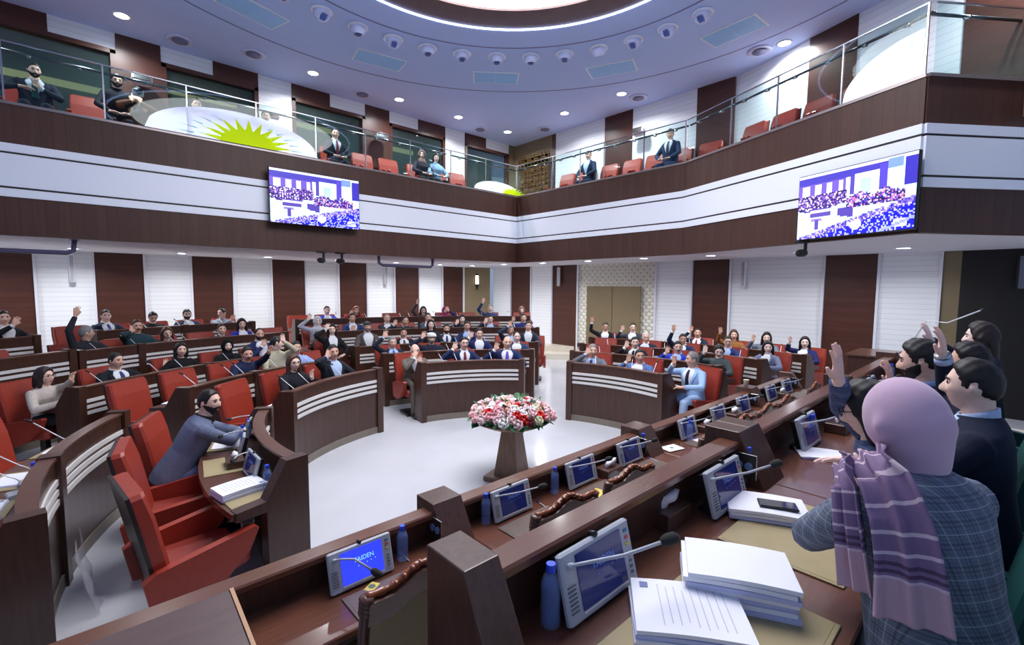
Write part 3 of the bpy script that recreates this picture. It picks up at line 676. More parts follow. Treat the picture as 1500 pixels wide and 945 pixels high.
# ---------------------------------------------------------------- conference terminals with a microphone
m_scr_on = mat('screen_blue', (40, 52, 205), rough=0.2, emit=1.1, emit_rgb=(44, 60, 225))
m_scr_off = mat('screen_navy', (26, 34, 84), rough=0.08, emit=0.12, emit_rgb=(44, 58, 140))
m_btn = [mat('button_teal', (40, 130, 150)), mat('button_red', (226, 92, 92)), mat('button_yellow', (226, 206, 70))]
def text_mesh(txt, size, parent, M, mt, name='lettering', depth=0.0005, align='CENTER'):
    cu = bpy.data.curves.new(name, 'FONT'); cu.body = txt; cu.size = size; cu.extrude = depth; cu.align_x = align; cu.align_y = 'CENTER'
    to = bpy.data.objects.new(name, cu); me = bpy.data.meshes.new_from_object(to); bpy.data.objects.remove(to)
    me.transform(M); me.materials.clear(); me.materials.append(mt)
    o = bpy.data.objects.new(name, me); COL.objects.link(o); o.parent = parent; return o
m_let = mat('screen_letter', (120, 200, 255), emit=.9, emit_rgb=(130, 205, 255))
m_let_dim = mat('screen_letter_dim', (80, 110, 190), emit=.25)
def make_terminal(name, on, mich=(.24, .045)):
    """origin at the middle of the foot on the worktop; the screen looks along -Y and up"""
    t = thing(name, 'x', 'terminal'); T = Matrix.Rotation(R_(-15), 4, 'X')
    def tr(x, y, z): return T @ Matrix.Translation((x, y, z))
    b = MB(); b.bevbox((0,0,0), (.325, .022, .19), .006, mtx=tr(0, 0, .10)); b.build('casing', m_greyp, t)
    b = MB(); b.box((0,0,0), (.29, .03, .16), mtx=tr(0, .024, .10)); b.box((0,0,0), (.2, .10, .012), mtx=Matrix.Translation((0, .045, .006))); b.build('stand', m_blackp, t)
    b = MB(); b.box((0,0,0), (.212, .003, .148), mtx=tr(.002, -.0125, .104)); sc = b.build('screen', m_scr_on if on else m_scr_off, t)
    b = MB(); b.box((0,0,0), (.212, .004, .006), mtx=tr(.002, -.013, .025)); b.build('light_bar', m_strip, t)
    b = MB()
    for k in range(7): b.box((0,0,0), (.032, .003, .004), mtx=tr(-.136, -.0125, .04+k*.011))
    b.build('speaker_slots', mat('slot_grey', (110, 112, 122)), t)
    for k in range(3):
        b = MB(); b.bevbox((0,0,0), (.018, .004, .009), .0015, mtx=tr(.136, -.0125, .165-k*.02)); b.build('button', m_btn[k], t)
    b = MB()
    for k in range(4): b.box((0,0,0), (.012, .003, .007), mtx=tr(.136, -.0125, .09-k*.016))
    b.build('keypad', mat('slot_grey', (110, 112, 122)), t)
    b = MB(); b.tube([T @ Vector((0, -.012, .20)), T @ Vector((0, .012, .20))], .009, 8); b.build('camera_eye', m_blackp, t, smooth=True)
    # screen lettering and dots are part of the picture shown
    F = tr(.01, -.0145, .125) @ Matrix.Rotation(PI/2, 4, 'X')
    text_mesh('TAIDEN', .030, t, F, m_let if on else m_let_dim)
    b = MB()
    for k in range(5): b.box((0,0,0), (.004, .002, .004), mtx=tr(-.02+k*.022, -.0145, .095+.002*k))
    b.build('screen_dots', m_let if on else m_let_dim, t)
    # goose-neck from the upper left corner, bowing out to the right
    p0 = T @ Vector((-.140, -.012, .16))
    pts = [p0, p0+Vector((.03, -.03, .012)), p0+Vector((mich[0]*.5, -.10, .03)), p0+Vector((mich[0], -.15, mich[1]))]
    b = MB(); b.tube([p0+Vector((0, .02, -.01)), p0+Vector((.012, -.012, .003))], .0105, 8); b.tube(pts, .0052, 8); b.build('gooseneck', m_greyp, t, smooth=True)
    e = pts[-1]; dr = (pts[-1]-pts[-2]).normalized()
    b = MB(); b.tube([e-dr*.01, e, e+dr*.012, e+dr*.04, e+dr*.052], [.006, .014, .0175, .0165, .008], 10); b.build('windscreen', mat('foam_black', (46, 46, 44), rough=.95), t, smooth=True)
    return t
def bottom_mid(pa, pb, z): return (pz(*pa, z)+pz(*pb, z))/2
term_on = make_terminal('conference_terminal', True, (.13, -.03))
term_off = make_terminal('conference_terminal', False)
TL = 'conference terminals on the presidium desks'
p = bottom_mid((490, 855), (577, 822), ZS1); term_on.location = (p.x, T1, ZS1+.0015); term_on.scale = (1.04,)*3; term_on.location.x -= .05; tag(term_on, 'conference terminal with a lit blue screen reading TAIDEN', 'terminal', TL)
first = [True]
def term(loc, label, rz=0.0):
    loc = Vector(loc)+Vector((0, 0, .0015))
    if first[0]:
        first[0] = False; term_off.location = loc; term_off.scale = (1.13,)*3; term_off.rotation_euler = (0, 0, rz); term_off['label'] = label; term_off['group'] = TL; return
    o = dup(term_off, loc, rz, label, TL); o.scale = (1.04,)*3 if loc.z < 1 else (1.1,)*3
p = bottom_mid((840, 905), (940, 855), ZS2); term((p.x-.03, T2, ZS2), 'big near conference terminal with dark screen beside the nearest water bottle')
yy1 = T1; yy2 = T2
for s_, lab in ((-1.66, 'dim conference terminal left of the flower stand on the lower presidium desk'), (-.93, 'dim conference terminal right of the flower stand foot, second on its desk section'), (-.27, 'dim conference terminal just before the middle post of the lower presidium desk'),
                (.78, 'conference terminal first after the middle post of the lower desk'), (1.50, 'conference terminal second after the middle post of the lower desk'), (2.2, 'conference terminal third after the middle post, by the paper cup post'),
                (3.15, 'small conference terminal on the farthest lower desk section, nearer one'), (3.78, 'small conference terminal on the farthest lower desk section, last one')):
    term((s_, yy1, ZS1), lab)
for s_, lab in ((-1.50, 'conference terminal behind the papers with the phone'), (-.22, 'conference terminal right of the double post on the upper desk'), (.72, 'conference terminal half hidden by the plaid sleeve'), (1.75, 'conference terminal on the far upper desk by the white tissue')):
    term((s_, yy2, ZS2), lab)
# ---------------------------------------------------------------- water bottles
m_pet = mat('clear_plastic', (200, 220, 255), rough=0.08, alpha=.13, spec=1.0)
m_cap = mat('blue_cap', (36, 80, 220), rough=0.35)
m_lbl = mat('bottle_label', (120, 150, 210), rough=0.3, trans=0.6)
m_water = mat('bottle_water', (80, 140, 250), rough=0.05, alpha=.20, spec=1.0)
def make_bottle(name):
    t = thing(name, 'x', 'bottle')
    prof = [(.010, 0), (.026, .001), (.031, .008), (.031, .02)]
    for k in range(6): prof += [(.0318, .026+k*.016), (.0298, .034+k*.016)]
    prof += [(.0318, .126), (.031, .138), (.024, .158), (.013, .172), (.0125, .180), (.0002, .180)]
    b = MB(); b.lathe(prof, seg=20); b.build('body', m_pet, t, smooth=True)
    b = MB(); b.lathe([(.0002, .003), (.024, .004), (.027, .02), (.0265, .125), (.02, .15), (.0002, .151)], seg=16); b.build('water', m_water, t, smooth=True)
    b = MB(); b.lathe([(.0145, .172), (.0155, .174), (.0155, .196), (.0145, .1985), (.0002, .1985)], seg=18); b.build('cap', m_cap, t, smooth=False)
    return t
bot = make_bottle('water_bottle'); bu = [False]
def bottle(loc, label, rz=0):
    g = 'water bottles on the desks'
    if not bu[0]:
        bu[0] = True; bot.location = Vector(loc)+Vector((0, 0, .0012)); bot['label'] = label; bot['group'] = g; return
    dup(bot, Vector(loc)+Vector((0, 0, .0012)), rz, label, g)
bottle(Vector((*pz(806, 916, ZS2).xy, ZS2)), 'nearest blue capped water bottle beside the big terminal')
for px, py, zz, lab in ((580, 812, ZS1, 'water bottle right of the lit blue terminal'), (705, 763, ZS1, 'water bottle left of the first dim terminal by the post'), (808, 721, ZS1, 'water bottle between the first and second dim terminals'), (930, 663, ZS1, 'water bottle by the middle post of the lower desk'),
                        (1010, 645, ZS1, 'water bottle right of the first terminal past the middle post'), (1088, 707, ZS2, 'water bottle standing against the double post, behind the phone papers'), (1188, 650, ZS2, 'water bottle by the tissue box before the writing woman'), (1285, 556, ZS2, 'water bottle far along the upper desk by the tissue')):
    q = pz(px, py, zz); bottle(Vector((q.x, min(q.y, (N1 if zz == ZS1 else N2)-.035), zz)), lab)
# ---------------------------------------------------------------- papers, pads, pens, tissue boxes
m_paper = mat('white_paper', (242, 242, 250), rough=0.6)
m_paper2 = mat('paper_edges', (196, 200, 236), rough=0.7)
m_ink = mat('ink_grey', (190, 192, 212), rough=.7); m_stamp = mat('print_blue_grey', (120, 132, 178), rough=.7)
def paper_stack(label, c, w, l, h, rz, sheets=4, seed=1, cat='papers', emblem=True, lines=True, fan=.012, name='paper_stack'):
    rnd = random.Random(seed); t = thing(name, label, cat, c, rz)
    z = 0
    for k in range(sheets):
        hh = h/sheets; b = MB(); a = rnd.uniform(-fan*4, fan*4); ox, oy = rnd.uniform(-fan, fan), rnd.uniform(-fan, fan)
        Mx = Matrix.Translation((ox, oy, z)) @ Matrix.Rotation(a, 4, 'Z'); nx = 10
        def zz(x): return .006*math.sin((x/w+.5)*PI)*(k+1)/sheets
        top = []; 
        rings = []
        for i in range(nx+1):
            x = -w/2+w*i/nx; rings.append([Mx @ Vector((x, -l/2, zz(x))), Mx @ Vector((x, l/2, zz(x))), Mx @ Vector((x, l/2, zz(x)+hh*.94)), Mx @ Vector((x, -l/2, zz(x)+hh*.94))])
        b.loft(rings); b.build('sheaf', m_paper if k % 2 else m_paper if k == sheets-1 else m_paper2, t); z += hh
    Mt = Mx
    if emblem:
        b = MB(); b.box((0,0,0), (.026, .028, .0006), mtx=Mt @ Matrix.Translation((-w*.38, l*.36, hh*.94+.0015+zz(-w*.38)))); b.build('printed_emblem', m_stamp, t)
    if lines:
        b = MB()
        for i in range(9):
            x = -w*.25+i*w*.075; L = l*rnd.uniform(.55, .8); b.box((0,0,0), (.0022, L, .0006), mtx=Mt @ Matrix.Translation((x, 0, hh*.94+.001+zz(x))))
        b.build('printed_lines', m_ink, t)
    return t
def pad(label, c, w, l, rz, col=m_pad, h=.006):
    t = thing('desk_pad', label, 'desk pad', Vector(c)+Vector((0, 0, .0008)), rz, 'leather desk pads')
    b = MB(); b.bevbox((0, 0, h/2), (w, l, h), .002); b.build('leather', col, t)
    b = MB(); b.box((0, 0, h+.0006), (w-.03, l-.03, .0012)); b.build('stitched_top', col, t); return t
m_padd = mat('brown_desk_pad', (104, 86, 78), rough=.5)
def zv(v, z): return Vector((v.x, v.y, z))
# upper desk, near: pad with two big stacks
pad('beige desk pad under the two nearest paper stacks', (-2.36, -3.53, ZS2), .66, .46, 0)
pad('beige desk pad under the papers with the phone', (-1.50, -3.50, ZS2), .62, .44, 0)
q = pz(1010, 890, ZS2+.05); paper_stack('large stack of printed white papers nearest the camera', (q.x-.02, q.y+.0, ZS2+.0085), .33, .25, .05, R_(-52), 4, 3, fan=.006)
q = pz(1078, 828, ZS2+.10); paper_stack('tall stack of blank white papers lying behind the printed stack', (q.x, q.y, ZS2+.0085), .33, .23, .105, R_(-60), 7, 8, emblem=False, lines=False, fan=.008)
q = pz(1122, 745, ZS2+.03); pk = paper_stack('white papers lying under the black phone', (q.x, q.y, ZS2+.0085), .33, .22, .042, R_(-62), 3, 5, lines=False, fan=.004)
q2 = pz(1139, 741, ZS2+.058); t = thing('mobile_phone', 'black phone lying on white papers', 'phone', (q2.x, q2.y, ZS2+.0575), R_(-62))
b = MB(); b.bevbox((0, 0, .005), (.158, .078, .0095), .003); b.build('case', m_blackp, t); b = MB(); b.box((0, 0, .0101), (.15, .07, .0006)); b.build('screen', mat('phone_glass', (10, 10, 14), rough=.06), t)
q = pz(1205, 668, ZS2); paper_stack('white sheets the woman in glasses writes on', (q.x, q.y, ZS2+.001), .27, .20, .012, R_(-62), 2, 6, emblem=False, lines=False, fan=.004)
def tissue_box(label, c, rz=0, sc=1.0):
    t = thing('tissue_box', label, 'tissue box', Vector(c)+Vector((0, 0, .0012)), rz, 'wooden tissue boxes')
    b = MB(); b.bevbox((0, 0, .035), (.21, .13, .07), .004); b.build('box', m_woodpost, t)
    b = MB(); rnd = random.Random(int(c[0]*100)); rings = []
    for i, (z, w) in enumerate(((.068, .02), (.085, .03), (.10, .05), (.115, .045), (.125, .01))):
        rings.append([Vector((w*math.cos(2*PI*k/8)*(1.3+rnd.uniform(-.3, .3)) + (.02*i-.03), w*.55*math.sin(2*PI*k/8)*(1+rnd.uniform(-.4, .4)), z+rnd.uniform(-.008, .008))) for k in range(8)])
    b.loft(rings); b.build('tissue', m_paper, t, smooth=True)
    return t
tissue_box('wooden tissue box between the two nearest terminals of the upper desk', zv(pz(972, 765, ZS2), ZS2) + Vector((.03, -.0, 0)))
tissue_box('wooden tissue box by the bottle before the writing woman', (.33, N2-.12, ZS2))
tissue_box('wooden tissue box far along the upper desk', (1.98, N2-.12, ZS2))
for s_, lab in ((-.62, 'wooden tissue box between dim terminals left of the middle post'), (1.12, 'wooden tissue box between terminals past the middle post'), (1.84, 'wooden tissue box before the paper cup post'), (3.46, 'wooden tissue box on the farthest lower desk section')):
    tissue_box(lab, (s_, N1-.10, ZS1))
# lower desk: pads, yellow notes, name cards, pens
m_yel = mat('yellow_note', (232, 206, 96), rough=.6)
def flatbox(name, label, cat, c, w, l, h, rz, mt, grp=None, extra=None):
    t = thing(name, label, cat, c, rz, grp); b = MB(); b.bevbox((0, 0, h/2), (w, l, h), min(h*.3, .002)); b.build('sheet' if h < .004 else 'body', mt, t)
    if extra: extra(t, h)
    return t
for s_, lab in ((-2.62, 'brown desk pad below the lit terminal'), (-1.62, 'brown desk pad with a yellow note nearest the double chair crest'), (-.92, 'brown desk pad before the second dim terminal'), (-.27, 'brown desk pad under the white name card'), (.78, 'brown desk pad past the middle post'), (1.5, 'brown desk pad two past the middle post'), (2.15, 'brown desk pad by the paper cup post'), (3.15, 'brown desk pad on the far lower section, nearer one'), (3.75, 'brown desk pad on the far lower section, last one')):
    pad(lab, (s_, N1-.245, ZS1+.0008), .46, .22, 0, m_padd)
def emblem_dot(t, h):
    b = MB(); b.lathe([(.0002, h+.0004), (.018, h+.0004), (.018, h+.001), (.0002, h+.001)], seg=14); b.build('printed_emblem', mat('emblem_green', (96, 120, 80)), t)
for (px, py), lab, rz in (((795, 768), 'yellow note on the pad by the first carved chair', .1), ((875, 722), 'yellow note on the pad by the second carved chair', .2), ((948, 690), 'yellow note on the pad right of the white name card', .2)):
    q = pz(px, py, ZS1+.008); flatbox('yellow_note', lab, 'note', zv(q, ZS1+.0075), .13, .09, .003, rz, m_yel, 'yellow notes on the lower desk', emblem_dot)
q = pz(545, 862, ZS1); flatbox('yellow_note', 'yellow note by the carved chair below the lit terminal', 'note', zv(q, ZS1+.0075), .07, .05, .003, .5, m_yel, 'yellow notes on the lower desk', emblem_dot)
for (px, py), lab in (((899, 696), 'white card with a small emblem left of the middle post'), ((984, 656), 'white card with a small emblem right of the middle post'), ((1032, 645), 'plain white sheets two places past the middle post')):
    q = pz(px, py, ZS1+.01); flatbox('white_card', lab, 'card', zv(q, ZS1+.0075), .20, .14, .003, -.25, m_paper, 'white cards on the lower desk', emblem_dot)
def pen(label, a, b_, z, col):
    p0, p1 = pz(*a, z+.006), pz(*b_, z+.006); t = thing('ballpoint_pen', label, 'pen', p0, 0, 'pens on the desks'); d = (p1-p0); d = d.normalized()*.14
    b = MB(); b.tube([Vector((0,0,0)), d*.08, d*.12, d*.7], [.001, .003, .0042, .0042], 8); b.build('barrel', m_greyp, t, smooth=True)
    b = MB(); b.tube([d*.7, d], [.0046, .0046], 8); b.tube([d*.72+Vector((0,0,.006)), d*.97+Vector((0,0,.006))], .0014, 5); b.build('cap', col, t, smooth=True)
m_penb = mat('pen_blue', (40, 46, 150), rough=.3)
pen('blue pen lying below the first dim terminal', (802, 745), (788, 735), ZS1, m_penb); pen('blue pen left of the white name card', (890, 703), (874, 695), ZS1, m_penb)
pen('violet pen in front of the middle post', (965, 677), (945, 668), ZS1, mat('pen_violet', (100, 70, 150))); pen('blue pen past the middle post', (1015, 640), (1004, 635), ZS1, m_penb); pen('violet pen by the plain sheets', (1035, 646), (1018, 642), ZS1, mat('pen_violet', (100, 70, 150)))
pen('blue pen by the bottle right of the lit terminal', (600, 822), (592, 816), ZS1, m_penb)
# steel socket plates on the posts
def socket(label, c, n_):
    t = thing('socket_plate', label, 'socket', c, 0, 'steel socket plates on the posts'); b = MB(); b.bevbox((0,0,0), (.008, .13, .13), .002); b.build('plate', m_steel, t)
    b = MB(); 
    for y in (-.025, .025): b.tube([(-.004, y, 0), (-.009, y, 0)], .02, 12)
    b.build('socket_hole', mat('socket_blue', (120, 140, 190), rough=.4), t)
socket('steel socket plate on the double post behind the bottle', (-1.177, N2-.03, ZS2+.11), 0)
socket('steel socket plate on the middle post of the lower desk', (-.047, N1-.03, ZS1+.10), 0)
socket('steel socket plate on the third post of the lower desk', (2.593, N1-.03, ZS1+.10), 0)
socket('steel socket plate at the far end of the lower desk', (4.193, N1-.03, ZS1+.10), 0)
socket('dark steel socket plate on the near post by the lit terminal', (-2.242, N1-.03, ZS1+.10), 0)
t = thing('paper_cup', 'small cream paper cup on the third post of the lower desk', 'cup', (2.69, N1+.1, ZS1+.2315)); b = MB(); b.lathe([(.024, 0), (.034, .085), (.036, .087), (.032, .085), (.022, .006), (.0002, .005)], seg=16); b.build('cup', mat('cream_paper', (238, 228, 206)), t, smooth=True); b = MB(); b.lathe([(.0002, .07), (.031, .07)], seg=16); b.lathe([(.0002, .066), (.0305, .066), (.0305, .068), (.0002, .068)], seg=16); b.build('drink', mat('tea', (90, 50, 30), rough=.1), t)
# far end block of the upper desk
t = thing('side_counter', 'low brown counter with pale top by the right wall', 'counter', (5.6, -2.55, 0)); b = MB(); b.bevbox((0, 0, .62), (1.0, .5, 1.24), .01); b.build('body', m_wood, t); b = MB(); b.bevbox((0, 0, 1.255), (1.06, .56, .03), .006); b.build('top', m_woodtop, t)
# ---------------------------------------------------------------- carved wooden chairs of the lower row (seen from behind)
m_carve = mat('carved_wood', (138, 76, 44), rough=0.22, noise=.3, nscale=16, coat=.5)
m_carved = mat('carved_wood_dark', (92, 56, 44), rough=0.3, noise=.2, nscale=12, coat=.3)
m_beige = mat('beige_upholstery', (136, 122, 92), rough=.8, noise=.05, nscale=40, bump=.15, bscale=120)
def make_carved(name):
    """origin on the floor under the seat; the chair looks along +Y"""
    t = thing(name, 'x', 'chair')
    Mb = Matrix.Translation((0, -.27, .48)) @ Matrix.Rotation(R_(10), 4, 'X')
    def crest(x): return .49+.055*math.cos(x/.26*PI/2)**1 + .018*math.cos(x/.26*PI*2.0)
    # back panel in beige, dark plain upper part and carved crest
    b = MB(); rings = []
    for i in range(13):
        x = -.235+.47*i/12; h = crest(x)-.12; rings.append([Mb @ Vector(p) for p in [(x, -.03, 0), (x, .03, 0), (x, .035, h), (x, -.03, h)]])
    b.loft(rings); b.build('back_upholstery', m_beige, t)
    b = MB(); rings = []
    for i in range(17):
        x = -.25+.5*i/16; h = crest(x); rings.append([Mb @ Vector(p) for p in [(x, -.036, h-.125), (x, .028, h-.125), (x, .028, h-.015), (x, -.036, h-.015)]])
    b.loft(rings); b.build('back_rail', m_carved, t)
    b = MB(); pts = []; rad = []
    for i in range(41):
        x = -.25+.5*i/40; pts.append(Mb @ Vector((x, -.004, crest(x)))); rad.append(.017+.003*math.sin(i*1.45))
    b.tube(pts, rad, 8)
    for k in range(7):
        x = -.12+.04*k; b.sphere(Mb @ Vector((x, -.008, crest(x)+.012)), (.012, .02, .010), 8, 6)
    b.build('carved_crest', m_carve, t, smooth=True)
    for sg in (-1, 1):
        b = MB(); b.tube([Mb @ Vector((sg*.25, 0, -.46)), Mb @ Vector((sg*.25, 0, 0)), Mb @ Vector((sg*.25, 0, .47))], [.022, .027, .024], 8)
        for k in range(4): b.lathe([(.0002, 0), (.03, .004), (.033, .012), (.026, .022), (.0002, .023)], seg=12, mtx=Mb @ Matrix.Translation((sg*.25, -.005, .43+k*.022)))
        b.build('back_post', m_carved, t, smooth=True)
        b = MB(); b.tube([(sg*.27, -.25, .62), (sg*.29, -.15, .64), (sg*.29, 0, .64), (sg*.28, .06, .63)], [.02, .024, .024, .02], 8); b.lathe([(.0002, -.03), (.026, -.02), (.03, 0), (.026, .02), (.0002, .03)], seg=12, mtx=Matrix.Translation((sg*.28, .08, .63)) @ Matrix.Rotation(PI/2, 4, 'X'))
        b.tube([(sg*.275, .04, .44), (sg*.285, .04, .63)], .018, 8); b.build('armrest', m_carve, t, smooth=True)
        b = MB(); b.tube([(sg*.24, .05, .40), (sg*.245, .06, .2), (sg*.24, .07, 0)], [.03, .024, .018], 8); b.build('leg', m_carved, t, smooth=True)
    b = MB(); b.bevbox((0, -.09, .42), (.54, .36, .13), .04); b.build('seat', m_beige, t)
    return t
carved = make_carved('carved_wooden_chair'); CG = 'carved beige chairs of the lower presidium row'
labs = ['carved chair with beige back below the lit blue terminal', 'carved chair whose crest shows by the first yellow note', 'carved chair whose crest shows by the white emblem card', 'carved chair whose crest shows just past the middle post', 'carved chair whose crest shows by the plain white sheets', 'carved chair third past the middle post of the lower desk', 'carved chair next before the paper cup post', 'carved chair at the farthest lower desk section']
for k, s_ in enumerate((-2.64, -1.60, -.92, .42, 1.04, 1.68, 2.28, 3.4)):
    loc = (s_, -1.94, 0)
    if k == 0: carved.location = loc; tag(carved, labs[0], 'chair', CG)
    else: dup(carved, loc, R_((k*37) % 9-4), labs[k], CG)
# ---------------------------------------------------------------- glass balustrade along the gallery edge
GB = 4.92
def glass_panel(label, A, Bp):
    A = Vector(A); Bp = Vector(Bp); d = Bp-A; L = d.length; rz = math.atan2(d.y, d.x)
    t = thing('glass_railing', label, 'glass railing', (A.x, A.y, GB), rz, 'glass panels of the gallery railing')
    b = MB(); b.box((L/2, 0, .415), (L-.03, .012, .81)); b.build('pane', m_glass, t)
    b = MB(); b.box((L/2, 0, .83), (L, .02, .018)); b.build('edge_cap', m_steel, t)
    b = MB(); b.box((0.006, 0, .415), (.02, .025, .83)); b.build('post', m_steel, t)
    b = MB(); b.tube([(0, -.09, .74), (L, -.09, .74)], .021, 8); b.build('handrail', mat('handrail', (110, 112, 118), rough=.25, metal=.9), t, smooth=True)
    for x in (L*.25, L*.75):
        b = MB(); b.tube([(x, -.005, .69), (x, -.07, .69), (x, -.09, .73)], .012, 6); b.lathe([(.0002, 0), (.028, 0), (.028, .012), (.0002, .012)], seg=10, mtx=Matrix.Translation((x, -.006, .69)) @ Matrix.Rotation(PI/2, 4, 'X')); b.build('bracket', m_steel, t, smooth=True)
    return t
gi = 0
rs = [-6.6, -5.5, -4.4, -3.3, -2.2, -1.1, 0.01, 1.1, 2.23, 3.41, 4.56, 5.72]
for k in range(len(rs)-1, 0, -1): glass_panel('clear glass railing panel of the rear gallery, number %d from the corner' % (len(rs)-k), (rs[k], 6.0), (rs[k-1], 6.0))
ss = [(5.69, 0.82), (5.69, 1.80), (5.69, 2.88), (5.69, 3.62), (5.69, 4.55), (5.69, 5.98)]
for k in range(len(ss)-1): glass_panel('clear glass railing panel of the straight right gallery, number %d from the bend' % (k+1), ss[k], ss[k+1])
sl = [(4.02, -3.13), (4.43, -2.18), (4.84, -1.20), (5.22, -.3), (5.69, 0.80)]
for k in range(len(sl)-1): glass_panel('clear glass railing panel of the slanting gallery, number %d from the near corner' % (k+1), sl[k], sl[k+1])
glass_panel('clear glass railing panel turning away at the right edge of the picture', (5.55, -4.30), (4.07, -3.19))
# ---------------------------------------------------------------- round sun decals on the glass
def film_mat(name, rgb, alpha):
    m = bpy.data.materials.new(name); m.use_nodes = True; nt = m.node_tree; nt.nodes.clear(); N = nt.nodes.new; L = nt.links.new
    o = N('ShaderNodeOutputMaterial'); d = N('ShaderNodeBsdfDiffuse'); t = N('ShaderNodeBsdfTranslucent'); a = N('ShaderNodeAddShader'); x = N('ShaderNodeBsdfTransparent'); mx = N('ShaderNodeMixShader')
    for q in (d, t): q.inputs[0].default_value = (*[v*.75 for v in srgb(rgb)], 1)
    mx.inputs[0].default_value = alpha; L(d.outputs[0], a.inputs[0]); L(t.outputs[0], a.inputs[1]); L(x.outputs[0], mx.inputs[1]); L(a.outputs[0], mx.inputs[2]); L(mx.outputs[0], o.inputs[0]); return m
m_dec = film_mat('decal_white', (246, 248, 255), .86); m_sun = film_mat('decal_yellow', (216, 226, 40), .95); m_ray = film_mat('decal_grey', (170, 196, 196), .8)
def decal(label, M, a, h, sun=True, x0=None, x1=None, sunx=.15, rs=.46, hs=.42):
    t = thing('glass_decal', label, 'decal', M.translation); Mi = M.to_3x3().to_4x4()
    b = MB(); n = 40; x0 = -a if x0 is None else x0; x1 = a if x1 is None else x1
    f = lambda x: h*math.sqrt(max(0, 1-(x/a)**2))
    rings = []
    for i in range(n+1):
        x = x0+(x1-x0)*i/n; z = max(f(x), .002); rings.append([Mi @ Vector(p) for p in [(x, 0, 0), (x, 0, z), (x, .003, z), (x, .003, 0)]])
    b.loft(rings); b.build('disc', m_dec, t)
    if sun:
        b = MB(); nr = 11
        for k in range(nr):
            an = PI*(k+.5)/nr; da = .09*2
            pts = [(rs*1.0*math.cos(an-da*.8), hs*.62*math.sin(an-da*.8)), (rs*1.75*math.cos(an), hs*1.12*math.sin(an)), (rs*1.0*math.cos(an+da*.8), hs*.62*math.sin(an+da*.8)), (0, 0)]
            b.loft([[Mi @ Vector((sunx+x, y, max(0.001, z))) for x, z in pts] for y in (-.004, .0)])
        rings = []
        for k in range(17):
            an = PI*k/16; rings.append([Mi @ Vector(p) for p in [(sunx, -.0045, 0), (sunx, -.0005, 0), (sunx+rs*1.05*math.cos(an), -.0005, hs*.66*math.sin(an)+.001), (sunx+rs*1.05*math.cos(an), -.0045, hs*.66*math.sin(an)+.001)]])
        b.loft(rings); b.build('sun', m_sun, t)
        b = MB()
        for k in range(13):
            an = PI*(k+.5)/13; c, s_ = math.cos(an), math.sin(an)
            p0 = (rs*1.8*c, hs*.95*s_); p1 = (a*.93*c, h*.86*s_); w = .012
            if abs(p1[0]) > abs(p0[0]) and abs(c) > .35:
                b.loft([[Mi @ Vector((sunx*.6+p0[0], y, p0[1]-w)), Mi @ Vector((sunx*.6+p1[0]*.85, y, p1[1])), Mi @ Vector((sunx*.6+p0[0], y, p0[1]+w))] for y in (-.0035, 0)])
        b.build('rays', m_ray, t)
    return t
decal('big white oval decal with a yellow sun on the left gallery glass', Matrix.Translation((-1.39, 5.985, GB+.0)), 1.42, .57)
decal('half white oval decal at the far corner of the gallery glass', Matrix.Translation((5.0, 5.985, GB)), .85, .28, True, None, .68, .55, .3, .2)
Ms = Matrix.Translation((4.24, -2.66, GB)) @ Matrix.Rotation(math.atan2(.92, .39), 4, 'Z') 
decal('cut white oval decal on the slanting glass by the right corner', Matrix.Translation((4.03, -3.10, GB)) @ Matrix.Rotation(math.atan2(.92, .39), 4, 'Z'), .98, .55, False, 0.0, .98)
